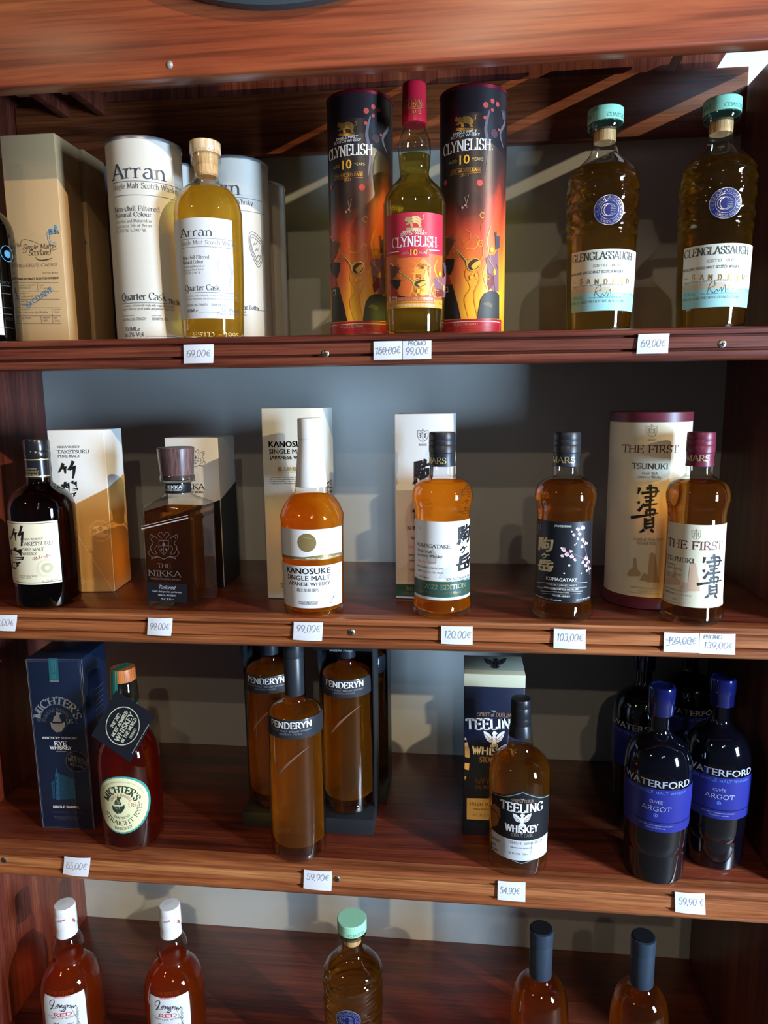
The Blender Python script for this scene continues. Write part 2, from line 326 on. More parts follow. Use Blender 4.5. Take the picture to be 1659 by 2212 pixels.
# ------------------------------------------------------------------ surfaces that carry print
class Turned:
    """outside of a turned body standing at (x0, y0); u = angle * rref, v = height"""
    def __init__(s, x0, y0, prof, rref, cs=None):
        s.x0, s.y0, s.rr, s.cs = x0, y0, rref, cs
        p = sorted((z, r) for r, z in prof); s.zs = np.array([a for a, b in p]); s.rs = np.array([b for a, b in p]); s.step = rref*R(5); s.vstep = .007
    def rad(s, z): return float(np.interp(z, s.zs, s.rs))
    def hit(s, px, py):
        th = 0; z = 0
        for _ in range(5):
            r = s.rad(z); P = at(px, py, s.y0-r*math.cos(th)); z = P.z
            th = math.asin(max(-.985, min(.985, (P.x-s.x0)/s.rad(z))))
        return th*s.rr, z
    def scale(s, px, py):
        u, v = s.hit(px, py); return mpp(s.pos(u, v, 0))
    def pos(s, u, v, off):
        th = u/s.rr; r = s.rad(v)
        if s.cs: r *= s.cs(th, v)
        r += off
        return Vector((s.x0+r*math.sin(th), s.y0-r*math.cos(th), v))
class Flat:
    """a plane: origin O, unit axes U (right) and V (up)"""
    def __init__(s, O, U, V=(0, 0, 1)):
        s.O, s.U, s.V = Vector(O), Vector(U).normalized(), Vector(V).normalized(); s.N = s.U.cross(s.V); s.step = 9.0; s.vstep = 9.0
    def hit(s, px, py):
        d = ray(px, py); P = CAMP + d*((s.O-CAMP).dot(s.N)/d.dot(s.N)) - s.O
        return P.dot(s.U), P.dot(s.V)
    def scale(s, px, py):
        u, v = s.hit(px, py); return mpp(s.O+s.U*u+s.V*v)
    def pos(s, u, v, off): return s.O+s.U*u+s.V*v+s.N*off

class Ink:
    """collects printed shapes on one surface into one mesh"""
    def __init__(s, surf, base=.0004, lay=.00012): s.f = surf; s.bm = bmesh.new(); s.mats = []; s.base = base; s.lay = lay
    def mi(s, m):
        if m not in s.mats: s.mats.append(m)
        return s.mats.index(m)
    def off(s, L): return s.base+s.lay*L
    def add(s, uv, faces, m, L):
        st = s.f.step; i = s.mi(m); uv = np.asarray(uv, float)
        vst = s.f.vstep
        if not np.isfinite(uv).all() or np.ptp(uv) > 3: print("BAD INK", uv[:2]); return
        if uv[:, 0].max()-uv[:, 0].min() > st or uv[:, 1].max()-uv[:, 1].min() > vst:
            t = bmesh.new(); vs = [t.verts.new((a, b, 0)) for a, b in uv]
            for f in faces:
                try: t.faces.new([vs[k] for k in f])
                except ValueError: pass
            x = math.floor(uv[:, 0].min()/st)*st+st
            while x < uv[:, 0].max():
                bmesh.ops.bisect_plane(t, geom=t.verts[:]+t.edges[:]+t.faces[:], plane_co=(x, 0, 0), plane_no=(1, 0, 0)); x += st
            x = math.floor(uv[:, 1].min()/vst)*vst+vst
            while x < uv[:, 1].max():
                bmesh.ops.bisect_plane(t, geom=t.verts[:]+t.edges[:]+t.faces[:], plane_co=(0, x, 0), plane_no=(0, 1, 0)); x += vst
            t.verts.index_update(); uv = [(v.co.x, v.co.y) for v in t.verts]; faces = [[v.index for v in f.verts] for f in t.faces]; t.free()
        vs = [s.bm.verts.new(s.f.pos(a, b, s.off(L))) for a, b in uv]
        for f in faces:
            try: q = s.bm.faces.new([vs[k] for k in f]); q.material_index = i
            except ValueError: pass
    def rect(s, u0, u1, v0, v1, m, L=0): s.add([(u0, v0), (u1, v0), (u1, v1), (u0, v1)], [(0, 1, 2, 3)], m, L)
    def fill_uv(s, pts, m, L=1):
        t = bmesh.new(); vs = [t.verts.new((a, b, 0)) for a, b in pts]
        f = t.faces.new(vs); f.normal_update()
        if f.normal.z < 0: f.normal_flip()
        bmesh.ops.triangulate(t, faces=[f]); t.verts.index_update()
        s.add([(v.co.x, v.co.y) for v in t.verts], [[v.index for v in q.verts] for q in t.faces], m, L); t.free()
    def fill(s, pts, m, L=1): s.fill_uv([s.f.hit(*p) for p in pts], m, L)
    def ribbon(s, pts, ws, m, L=1):
        P = np.array(pts, float); n = len(P)
        if n < 2: return
        w = np.array(ws if np.ndim(ws) else [ws]*n, float)
        d = np.gradient(P, axis=0); ln = np.hypot(d[:, 0], d[:, 1])+1e-12; N = np.stack([-d[:, 1]/ln, d[:, 0]/ln], 1)
        a = P+N*w[:, None]/2; b = P-N*w[:, None]/2
        s.add(np.concatenate([a, b]), [(i+n, i+1+n, i+1, i) for i in range(n-1)], m, L)
    def line(s, pts, wpx, m, L=1, smooth=False):
        """polyline given in photograph pixels; wpx a width or a list of widths in pixels"""
        if smooth and len(pts) > 2:
            ww = list(wpx) if np.ndim(wpx) else [wpx]*len(pts)
            q = catmull([tuple(p)+(x,) for p, x in zip(pts, ww)], 5); pts = [a[:2] for a in q]; wpx = [max(a[2], .3) for a in q]
        k = s.f.scale(*pts[len(pts)//2]); s.ribbon([s.f.hit(*p) for p in pts], np.array(wpx)*k if np.ndim(wpx) else wpx*k, m, L)
    def disc(s, px, py, rx, m, L=1, ry=None, r0=0, n=28, a0=0, a1=360):
        u, v = s.f.hit(px, py); k = s.f.scale(px, py); ry = rx if ry is None else ry
        if r0:
            pts = [(u+(rx+r0)/2*k*math.cos(R(a0+(a1-a0)*i/n)), v+(ry+r0*ry/rx)/2*k*math.sin(R(a0+(a1-a0)*i/n))) for i in range(n+1)]
            s.ribbon(pts, (rx-r0)*k, m, L)
        else: s.fill_uv([(u+rx*k*math.cos(2*math.pi*i/n), v+ry*k*math.sin(2*math.pi*i/n)) for i in range(n)], m, L)
    def _put(s, text, sty, m, L, fn, W, H):
        """fn maps normalised text coordinates (0..1 across, cap-height units up) to (u, v)"""
        if sty in STY:
            st, tw = strokes_of(text, sty)
            for pts, ws in st:
                s.ribbon([fn(a/tw, b) for a, b in pts], [x*H for x in ws], m, L)
        else:
            bold = {'cjk': .012, 'brush': .03}.get(sty, 0)
            vs, fs = font_mesh(text, bold, .35 if sty == 'sansi' else 0); tw = vs[:, 0].max(); hh = .72 if sty not in ('cjk', 'brush') else .9
            if sty == 'brush': vs = np.stack([vs[:, 0]+.05*vs[:, 1]+.022*np.sin(vs[:, 1]*13)+.014*np.sin(vs[:, 0]*21+1), vs[:, 1]+.16*(vs[:, 0]-.4)+.02*np.sin(vs[:, 0]*15)+.012*np.sin(vs[:, 1]*24)], 1); tw = vs[:, 0].max()
            for d_ in {'sansb': (-.016, .016), 'heavy': (-.032, 0, .032)}.get(sty, (0,)): s.add([fn((a+d_)/tw, b/hh) for a, b in vs], fs, m, L)
    def t(s, text, xl, xr, yb, h, m, sty='sans', L=1, dy=0, wf=None):
        """text from pixel xl to xr, baseline at pixel yb, cap height h pixels; dy = rise of the right end in pixels"""
        xm = xl if xr is None else (xl+xr)/2
        (u0, va), (_, v) = s.f.hit(xl, yb), s.f.hit(xm, yb); k = s.f.scale(xm, yb-h/2); H = h*k
        if xr is None: W = H*(wf or 1)*(strokes_of(text, sty)[1] if sty in STY else font_mesh(text)[0][:, 0].max()/.72)
        else: W = s.f.hit(xr, yb)[0]-u0
        s._put(text, sty, m, L, lambda a, b: (u0+a*W-b*H*dy*k/max(abs(W), H), v+b*H+(a-.5)*dy*k), W, H)
    def arc(s, text, cx, cy, rpx, a0, a1, h, m, sty='bold', L=1):
        """text along a circle; angles in degrees from the right, running a0 -> a1"""
        u, v = s.f.hit(cx, cy); k = s.f.scale(cx, cy); H = h*k
        up = 1 if a0 > a1 else -1
        def fn(a, b):
            q = R(a0+(a1-a0)*a); r = rpx*k+up*b*H; return (u+r*math.cos(q), v+r*math.sin(q))
        s._put(text, sty, m, L, fn, rpx*k*abs(R(a1-a0)), H)
    def build(s, name, parent, base=None):
        b = Vector(base) if base is not None else Vector((0, 0, 0))
        for v in s.bm.verts: v.co -= b
        return finish(name, s.bm, s.mats, parent, smooth=True, ang=50)

# ================================================================== the shelving unit
wall_white = mat('#e9e4d8', .8, name='white_plaster')
bm = bmesh.new(); box(bm, -2.2, 2.2, D+.03, D+.06, -ZO, 1.2); o = finish('wall_back', bm, wall_white, smooth=False); o['kind'] = 'structure'
bm = bmesh.new(); box(bm, -2.2, 2.2, -3.9, D+.03, -ZO-.03, -ZO); o = finish('floor', bm, mat('#6b5f55', .5, name='floor_tile'), smooth=False); o['kind'] = 'structure'

unit = root('shelving_unit', 'dark red-brown wooden shelving unit with a grey back panel, holding all the bottles', 'shelving unit', (0, .15, -ZO))
UB = Vector((0, .15, -ZO))
def upart(name, bm, m, parent=None, smooth=True, lab=None):
    for v in bm.verts: v.co -= UB
    o = finish(name, bm, m, parent or unit, smooth=smooth)
    if lab: o['label'] = lab
    return o
grey = bpy.data.materials.new('grey_panel_paint'); grey.use_nodes = True
_n = grey.node_tree.nodes; _l = grey.node_tree.links; _b = _n['Principled BSDF']; _b.inputs['Roughness'].default_value = .6; _b.inputs['Base Color'].default_value = hx('#a3a39d')
_t = _n.new('ShaderNodeTexNoise'); _t.inputs['Scale'].default_value = 420; _p = _n.new('ShaderNodeBump'); _p.inputs['Strength'].default_value = .12; _p.inputs['Distance'].default_value = .001
_l.new(_t.outputs['Fac'], _p.inputs['Height']); _l.new(_p.outputs[0], _b.inputs['Normal'])
bm = bmesh.new(); box(bm, XL-.03, XR+.03, D, D+.012, -1.4, ZRAIL+.01); upart('back_panel', bm, grey, lab='grey painted back panel')
for xa, xb in ((XL-.035, XL), (XR, XR+.035)):
    bm = bmesh.new(); box(bm, xa, xb, .022, D, -ZO, .655 if xa < 0 else .60, .002); upart('side_panel', bm, W_SIDE)

def moulding(zt, zb, bot=True):
    h = zt-zb; z = lambda f: zb+h*f
    return [(.022, zt), (.004, zt), (.0005, z(.97)), (-.001, z(.91)), (0, z(.80)), (.0015, z(.785)), (.0085, z(.775)), (.0085, z(.73)), (.0005, z(.72)), (-.0005, z(.70)),
            (-.0005, z(.385)), (.0005, z(.375)), (.0085, z(.365)), (.0085, z(.315)), (.001, z(.305)), (-.0015, z(.27)), (-.002, z(.20)), (-.0005, z(.12)), (.0015, z(.05)), (.005, zb), (.022, zb)]
screw_m = mat('#b9b2a4', .35, 1.0, name='screw_steel')
slot_m = mat('#1a1411', .8)
def screw(px, py, parent, r=.0052):
    P = at(px, py, -.0006); bm = bmesh.new()
    lathe(bm, [(r, 0), (r, .0006), (r*.85, .0013), (r*.3, .0016)], 24)
    for a in (.4, .4+math.pi/2):
        q = bmesh.ops.create_cube(bm, size=1)
        for v in q['verts']:
            c = v.co.copy(); v.co = Vector((c.x*r*1.25*math.cos(a)-c.y*r*.26*math.sin(a), c.x*r*1.25*math.sin(a)+c.y*r*.26*math.cos(a), .0016+c.z*.0004))
        for f in {f for v in q['verts'] for f in v.link_faces}: f.material_index = 1
    for v in bm.verts: v.co = Vector((v.co.x, -v.co.z, v.co.y))+P
    return upart('screw', bm, [screw_m, slot_m], parent)
for zt, zb, scr in ((Z1, Z1B, [(703, 764), (1560, 743)]), (Z2, Z2B, [(759, 1366), (-40, 1345)]), (Z3, Z3B, [(9, 1858), (728, 1899)]), (Z4, Z4-.045, [])):
    bm = bmesh.new(); box(bm, XL+.0005, XR-.0005, .0225, D-.0005, zt-.022, zt-.0006, .001); sh = upart('shelf', bm, W_SHELF)
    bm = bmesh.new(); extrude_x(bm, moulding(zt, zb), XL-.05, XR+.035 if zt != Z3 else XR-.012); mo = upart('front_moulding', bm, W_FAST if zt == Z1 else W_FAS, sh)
    for p in scr:
        if p[0] > 0: screw(*p, sh)
bm = bmesh.new(); box(bm, XL-.08, XR+.10, -.028, .0, ZBEAM, .655, .004, 3); upart('top_beam', bm, W_BEAM, lab='thick reddish beam across the top')
bm = bmesh.new(); box(bm, XL+.001, XR-.001, D-.022, D-.001, ZRAIL, .628, .002); upart('back_rail', bm, W_RAIL)
# slats of the open top, sunlight falls between them
S_ = (-1.5, 1.0, -0.62)
edges = []
for xa, xb, py in ((868, 905, 182), (1085, 1128, 180), (1212, 1268, 214), (1428, 1560, 240)):
    g = []
    for px in (xa, xb):
        P = at(px, py, D-.022); k = (.658-P.z)/-S_[2]; g.append(P.x-S_[0]*k)
    edges.append(g)
cur = XL-.03
for g in edges + [(XR+.34, XR+.34)]:
    bm = bmesh.new(); box(bm, cur, g[0], -.005, D-.032, .656, .660); upart('roof_slat', bm, W_SIDE); cur = g[1]
# dark boards added between rail and roof, standing in for the shaded wall
def board(pts, name='shade_board'):
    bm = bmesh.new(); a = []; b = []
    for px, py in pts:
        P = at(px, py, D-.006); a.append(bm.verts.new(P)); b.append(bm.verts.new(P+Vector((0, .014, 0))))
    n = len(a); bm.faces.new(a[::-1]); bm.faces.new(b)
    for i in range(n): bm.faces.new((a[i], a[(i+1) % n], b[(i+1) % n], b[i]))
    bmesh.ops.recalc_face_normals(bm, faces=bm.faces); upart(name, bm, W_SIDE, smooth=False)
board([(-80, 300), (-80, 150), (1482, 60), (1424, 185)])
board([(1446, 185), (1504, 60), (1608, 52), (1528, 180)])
# two slat ends at the far left
for px in (40, 128):
    bm = bmesh.new(); P = at(px, 225, .2); box(bm, P.x-.012, P.x+.004, .05, D-.008, .606, .64, .001); upart('roof_batten', bm, W_SIDE)
P = at(367, 140, -.0282); bm = bmesh.new(); lathe(bm, [(.0042, 0), (.0040, .001), (.002, .0022)], 14)
for v in bm.verts: v.co = Vector((v.co.x, -v.co.z, v.co.y*1.2))+P
upart('nail_head', bm, mat('#c9c3bd', .4, .6))
# disc fixed on the beam, mostly above the picture
c = at(612, 17, -.05); rr = .385; bm = bmesh.new()
lathe(bm, [(rr-.02, 0), (rr, .003), (rr, .016), (rr-.006, .020), (rr-.02, .018), (.02, .016)], 96)
for v in bm.verts: v.co = Vector((v.co.x, -v.co.z, v.co.y))
o = finish('round_plaque', bm, mat('#4c5557', .4, .2, name='grey_enamel'), None, (c.x, -.0285, c.z+rr+.007)); tag(o, 'large round dark grey plaque on the top beam, only its lower rim in view', 'plaque')

# ================================================================== builders
def axis_profile(ref, y0, samples):
    P0 = at(ref[0], ref[1], y0); x0 = P0.x; out = []
    for py, h in samples:
        px = ref[0]
        for _ in range(4):
            P = at(px, py, y0); px += (x0-P.x)/mpp(P)
        out.append((h*mpp(P), P.z))
    return x0, out
def turn(name, prof, base, m, parent, smooth=4, n=64, cs=None, cap0=True, cap1=True, ang=38):
    bm = bmesh.new(); p = catmull(prof, smooth) if smooth else prof
    lathe(bm, [(max(r, .0003), z-base[2]) for r, z in p], n, (lambda t, z: cs(t, z+base[2])) if cs else None, cap0, cap1)
    bmesh.ops.recalc_face_normals(bm, faces=bm.faces)
    return finish(name, bm, m, parent, ang=ang)
def vessel(r_, base, prof, gm, liq, fill, cs=None, wall=.0007, foot=.008, n=64):
    """the glass wall (open at the neck) and the spirit inside it; prof top -> bottom"""
    zb = base[2]; p = [q for q in sorted(prof, key=lambda q: q[1])]; sm = catmull(p, 4); sm = [q for q in sm if q[1] > zb+.004]; r0 = sm[0][0]
    g = [(r0*.80, zb+.0004), (r0*.92, zb+.0012), (r0*.99, zb+.0045)]+sm
    bm = bmesh.new(); lathe(bm, [(max(r, .001), z-zb) for r, z in g], n, (lambda t, z: cs(t, z+zb)) if cs else None, True, False)
    bmesh.ops.recalc_face_normals(bm, faces=bm.faces); go = finish('glass', bm, gm, r_)
    if liq:
        q = [(max(r-wall, .002), z) for r, z in sm if zb+foot+.004 < z < fill]; ra = q[0][0]; rb = float(np.interp(fill, [z for r, z in sm], [r for r, z in sm]))-wall
        q = [(ra*.55, zb+foot*.9), (ra*.9, zb+foot), (ra*.99, zb+foot+.003)]+q+[(rb, fill-.0004), (rb*.93, fill)]
        bm = bmesh.new(); lathe(bm, [(r, z-zb) for r, z in q], n, (lambda t, z: cs(t, z+zb)) if cs else None, True, True)
        bmesh.ops.recalc_face_normals(bm, faces=bm.faces); finish('whisky', bm, liq, r_)
    return go
def zpx(ref, y0, py):
    return axis_profile(ref, y0, [(py, 1)])[1][0][1]
def box_front(r_, base, x0, x1, yf, dep, zb, zt, m, rz=0, bev=.0012, name='carton'):
    bm = bmesh.new(); box(bm, x0, x1, yf, yf+dep, zb+.0003, zt, bev)
    for v in bm.verts: v.co -= Vector(base)
    return finish(name, bm, m, r_, ang=50)
INK = mat('#23262c', .5); INKB = mat('#1d3a5c', .45); INKG = mat('#6d6c68', .6); INKW = mat('#e6e6e6', .5); GOLD = mat('#c79a4a', .32, .75); PALEGOLD = mat('#d9c38b', .35, .6)
def para(ink, xl, xr, yb, n, dy, h, m, seed=1, sty='sans', words=None, L=1):
    for i in range(n): ink.t(words[i % len(words)], xl, xr, yb+i*dy, h, m, sty, L)

# ================================================================== top shelf
# ---- brown single malt cartons at the far left
KR = mat('#c4a072', .5, name='kraft_card')
B0 = at(115, 287, .10); zt = B0.z; xr_ = -.5385; W_ = .0885
base = (xr_-W_/2, .135, Z1)
cart = root('gift_carton', 'tall brown card carton with black script lettering and blue stamps, front one of two', 'carton', base, 'brown whisky cartons')
box_front(cart, base, xr_-W_, xr_, .10, .070, Z1, zt, KR)
k = Ink(Flat((xr_, .10, Z1), (1, 0, 0)))
def zz(x, y): return (x/3.95, y/3.95+280)
br = mat('#4b3b2e', .6); bl = mat('#4d8fb8', .6)
k.t('The', 33, 45, zz(0, 1000)[1], 7, br, 'italic'); k.t('Single Malts', 49, 116, zz(0, 1020)[1], 11, br, 'italic'); k.t('of', 50, 58, zz(0, 1055)[1], 7, br, 'italic'); k.t('Scotland', 62, 110, zz(0, 1072)[1], 12, br, 'italic')
k.line([zz(*p) for p in ((185, 1000), (180, 960), (215, 938), (300, 960), (340, 985))], [.4, .8, 1, .7, .4], br, 1, True)
k.line([zz(*p) for p in ((440, 990), (475, 1000), (478, 1020), (450, 1030))], .8, br, 1, True)
k.line([zz(*p) for p in ((300, 1085), (340, 1112), (400, 1110), (450, 1095))], [.5, 1.2, 2.4, .6], br, 1, True); k.line([zz(*p) for p in ((300, 1100), (360, 1120), (440, 1118))], .7, br, 1, True)
k.t('RESERVE CASKS', 37.5, 124.5, zz(0, 1170)[1], 6.5, br, 'fine'); k.t('BOTTLED IN 2023', 93, 126, zz(0, 1230)[1], 3.5, br, 'fine')
k.t('SINGLE MALT SCOTCH WHISKY', 39.5, 128, zz(0, 1279)[1], 4.6, br, 'sansb')
for y in (1306, 1378, 1447, 1520, 1590, 1655): k.line([zz(160+(y-1306)*.1, y), zz(500+(y-1306)*.08, y)], .6, br)
k.line([zz(322, 1306), zz(326, 1374)], .5, br); k.line([zz(445, 1520), zz(455, 1655)], .5, br); k.line([zz(350, 1590), zz(358, 1655)], .5, br)
for x, y, s_, w_ in ((165, 1358, 'SPEYSIDE', 100), (343, 1360, '13 years', 98), (172, 1428, 'Linkwood Distillery', 235), (180, 1498, 'Hogshead', 95), (186, 1566, 'La Maison du Whisky', 228), (460, 1566, '2010', 50), (190, 1638, '7', 10), (368, 1638, '48%', 50), (466, 1638, '70cl', 48)):
    k.t(s_, zz(x, y)[0], zz(x+w_, y)[0], zz(x, y)[1], 4, br, 'fine')
for x, y, s_, w_ in ((162, 1332, 'REGION OF SCOTLAND', 138), (340, 1332, 'AGED', 36), (168, 1400, 'DISTILLED AT', 80), (178, 1470, 'CASK TYPE', 65), (186, 1540, 'SELECTED BY', 75), (458, 1540, 'DISTILLED', 62), (190, 1612, 'NO. OF CASKS', 78), (366, 1610, 'STRENGTH', 65), (462, 1610, 'SIZE', 26)):
    k.t(s_, zz(x, y)[0], zz(x+w_, y)[0], zz(x, y)[1], 2.2, br, 'sans')
k.t('EXCLUSIVE', 60, 117, 647, 9.5, bl, 'sansb', 2, 35)
for r0, r1 in ((15, 14), (10.5, 9.8)): k.disc(117, 514, r0, bl, 1, None, r1, 30, 60, 290)
k.fill([(106, 494), (113, 494), (115, 506), (107, 508)], bl); k.fill([(117, 486), (122, 486), (124, 494), (118, 496)], bl); k.arc('RESERVE CASKS', 117, 514, 16.5, 160, 60, 3, bl, 'sans'); k.t('56', 117, 128, 505, 8, bl, 'sansb')
k.build('front_print', cart, base)
bm = bmesh.new(); box(bm, xr_-W_+.002, xr_-.002, .103, .169, zt-.0008, zt+.0012, .0004)
for v in bm.verts: v.co -= Vector(base)
finish('lid_flap', bm, KR, cart)
dup(cart, (base[0]+.006, base[1]+.0725, Z1), 'tall brown card carton standing in shadow behind the front one', 0, 'brown whisky cartons')
dup(cart, (base[0]-.103, base[1]+.10, Z1), 'tall brown card carton at the far left edge of the photo, barely in view', 0, 'brown whisky cartons')

# ---- dark bottle cut by the left edge
y0 = .045; ref = (-36, 600); x0, pr = axis_profile(ref, y0, [(330, 16), (400, 16), (430, 20), (447, 34), (462, 52), (480, 63), (505, 68), (560, 68.5), (725, 66)])
base = (x0, y0, Z1); b = root('whisky_bottle', 'near-black bottle with pale blue-printed label at the left edge of the top shelf', 'bottle', base)
DARKW = liquor('#2a1206', .3, .02, 'dark_whisky'); DKGL = glass('#1b1715', '#050404', .16, 'dark_glass')
vessel(b, base, pr, DKGL, None, 0); turn('cap', [(pr[0][0]+.001, pr[0][1]-.03), (pr[0][0]+.001, pr[0][1]+.02)], base, mat('#16161a', .4), b, 0)
k = Ink(Turned(x0, y0, pr, pr[-3][0])); zt_, zb_ = k.f.hit(0, 500)[1], k.f.hit(10, 722)[1]
pap = mat('#dfe3e2', .6); rf = k.f.rr; k.rect(-1.0*rf, 1.06*rf, zb_, zt_, pap)
k.disc(6, 543, 17, bl, 1, None, 15.6); k.disc(3, 543, 8, bl); k.t('2023', -4, 12, 592, 4, INK, 'fine'); k.t('WHISKY', -30, 12, 608, 6, INK, 'sansb'); k.t('2010', -6, 7, 630, 4, INK, 'fine'); k.t('70cl', -6, 15, 688, 6, INK, 'fine')
for y in (615, 632, 662, 676, 706): k.line([(-30, y), (14, y)], .6, INKG)
k.build('front_label', b, base)

# ---- malt tubes with grey-blue print
PT = mat('#cfc8ba', .55, name='ivory_card'); TIN = mat('#a9a7a8', .35, .8, name='tin_rim')
y0 = .098; x0 = at(310, 320, y0).x; zt = at(310, 322, y0).z; rT = 78.5*mpp(at(310, 330, y0)); pr = [(rT, Z1), (rT, zt)]
base = (x0, y0, Z1)
tube = root('whisky_tube', 'tall cream card tube with large navy serif lettering, nearest the brown cartons', 'tube', base, 'cream malt whisky tubes')
turn('tube_body', [(rT, Z1+.0003), (rT, zt)], base, PT, tube, 0, 80)
turn('lid_rim', [(rT-.002, zt-.003), (rT+.0009, zt-.0032), (rT+.0011, zt+.0005), (rT+.0004, zt+.0016), (rT-.0012, zt+.0012), (rT-.002, zt-.001)], base, TIN, tube, 0, 80)
k = Ink(Turned(x0, y0, pr, rT)); q = zz
def tube_print(k, navy, gry):
    k.t('Arran', 244.5, 356, 385, 31, navy, 'serif'); k.line([(243+i*9.4, 391.4) for i in range(18)], .1, gry)
    for yy in (0, 1):
        v = k.f.hit(300, 391+30*yy)[1]; u0 = k.f.hit(244+2*yy, 400)[0]; k.ribbon([(u0+i*.004, v) for i in range(32)], .0006, gry)
    k.t('Single Malt Scotch Whisky', 246, None, 412, 11.5, gry, 'fine', 1, 0, .98)
    k.t('Non-chill Filtered', 249, 345, 455, 10, gry, 'serif'); k.t('Natural Colour', 250.6, 328, 467.5, 9.6, gry, 'serif')
    for i, s_ in enumerate(('Distilled and Matured in', 'Lochranza, Isle of Arran', '55.7010 N, 5.2907 W')): k.t(s_, 252, (328, 328, 316)[i], 480+i*10.4, 6.4, INKG, 'fine')
    k.t('Quarter Cask', 264.6, 358.5, 648, 15.5, navy, 'serif'); k.t('The Bothy', 363, None, 655, 9, navy, 'serif')
    v = k.f.hit(310, 654)[1]; u0 = k.f.hit(264, 654)[0]; k.ribbon([(u0+i*.004, v) for i in range(30)], .0006, gry)
    k.t('Aromatic, and intensely fruity with tropical fruits and', 270, None, 663.5, 5, INKG, 'fine', 1, 0, .8); k.t('coconut. Warming spiced vanilla and gourmet apple notes', 266, None, 671, 5, INKG, 'fine', 1, 0, .8)
    k.t('BOTTLING STRENGTH', 267, 292, 683, 2.4, gry); k.t('CASK TYPE', 328, 348, 683, 2.4, gry)
    k.t('NATURAL CASK STRENGTH', 268, 316, 692, 5.6, gry); k.t('QUARTER 125L.', 329, 364, 692, 5.6, gry)
    k.t('700MLe', 269.6, 304, 715, 8.4, navy, 'serif'); k.t('56.2% Vol', 270, 311, 727, 8.4, navy, 'serif')
    u1, v1 = k.f.hit(314, 726); k.ribbon([(u1+i*.004, v1) for i in range(24)], .0006, gry)
    # lobed island rings
    u, v = k.f.hit(380, 516); s_ = k.f.scale(372, 516)
    for j, rr_ in enumerate((30, 25, 20)):
        k.ribbon([(u+s_*(rr_*.62*math.cos(a)+4*math.sin(2*a+.6)+5*math.sin(a)*-.6), v+s_*(rr_*1.25*math.sin(a)+3*math.cos(3*a))) for a in [2*math.pi*i/40 for i in range(41)]], .0007, gry)
    for dx, dy in ((-4, 13), (0, 0), (4, -14)):
        k.ribbon([(u+s_*(dx-4), v+s_*(dy-4)), (u+s_*(dx), v+s_*(dy+3)), (u+s_*(dx+2), v+s_*(dy-2)), (u+s_*(dx+5), v+s_*(dy+4))], [.0006, .0015, .001, .0005], gry)
tube_print(k, mat('#33414f', .35), mat('#4a5056', .4)); k.build('printed_wrap', tube, base)
z_top = zt; PC = onz(505, 361, z_top); yD = D-rT-.003
for (px, py), rz, lab in (((PC.x, min(PC.y, yD-.1145)), -.50, 'cream malt whisky tube behind the pale gold bottle, its lettering turned to the right'),
                        ((x0-.004, y0+2*rT+.004), .32, 'cream malt whisky tube between the front tube and the gold bottle, mostly hidden'),
                        ((at(618, 560, yD).x-rT, yD), -1.05, 'malt whisky tube farthest back in grey shade, rightmost of the cream tubes')):
    dup(tube, (px, py, Z1), lab, rz, 'cream malt whisky tubes')

# ---- pale gold bottle with white label
y0 = .066; ref = (454, 560)
x0, pr = axis_profile(ref, y0, [(337, 32), (352, 32), (357, 29), (362, 25.5), (375, 24.8), (386, 26), (398, 33), (408, 46), (420, 57), (436, 66), (456, 71), (480, 72), (600, 70), (726, 64.5)])
base = (x0, y0, Z1); b = root('whisky_bottle', 'bottle of pale gold whisky with wooden stopper and white label, before the cream tubes', 'bottle', base)
GOLDW = liquor('#ffd452', .42, .17, 'pale_gold_whisky')
vessel(b, base, pr, CLEAR, GOLDW, zpx(ref, y0, 413))
zc0, zc1 = zpx(ref, y0, 336), zpx(ref, y0, 309); rc = 33.2*mpp(at(442, 320, y0))
st = turn('stopper', [(rc*.5, zc0), (rc*.97, zc0), (rc, zc0+.001), (rc, zc1-.0012), (rc-.001, zc1), (.001, zc1)], base, wood('pale_maple', 'z', '#d8b184', '#e2c093', '#ecd0a6', .3, 2, .5), b, 0)
turn('cork', [(.0145, zpx(ref, y0, 383)), (.0168, zpx(ref, y0, 378)), (.0178, zpx(ref, y0, 345)), (.0178, zc0)], base, wood('cork', 'z', '#a87a45', '#cfa067', '#dcb47c', .7, 3, 0), b, 0)
k = Ink(Turned(x0, y0, [(rc, zc0), (rc, zc1)], rc)); k.t('LOCHRANZA', 415, 470, 325.5, 7, mat('#c79f70', .5), 'fine'); k.build('lettering', st, base)
k = Ink(Turned(x0, y0, pr, pr[-3][0])); rf = k.f.rr; tp, bt = k.f.hit(452, 470)[1], k.f.hit(462, 687.5)[1]
LW = mat('#d6d5d3', .5); k.rect(-1.62*rf, 1.06*rf, bt, tp, LW)
na, gr = mat('#39434f', .35), mat('#565b62', .4)
k.t('Arran', 391, 459.5, 510, 18, na, 'serif')
for y, xa, xb in ((515, 391, 507), (533, 393, 508), (631.5, 401, 512), (674, 430, 476)): k.ribbon([k.f.hit(xa+(xb-xa)*i/14, y)[:1]+(k.f.hit((xa+xb)/2, y)[1],) for i in range(15)], .0005, gr)
k.t('Single Malt Scotch Whisky', 392, 506, 527.5, 8.5, gr, 'fine'); k.t('Non-chill Filtered', 395.5, 452, 559, 7, gr, 'serif'); k.t('Natural Colour', 396, 440, 569.5, 7, gr, 'serif')
for i, s_ in enumerate(('Distilled and Matured in', 'Lochranza, Isle of Arran', '55.7010 N, 5.2907 W')): k.t(s_, 397, (440, 440, 434)[i], 577.5+7.2*i, 4.3, INKG, 'fine')
k.t('Quarter Cask', 401.5, 475, 627, 12, na, 'serif')
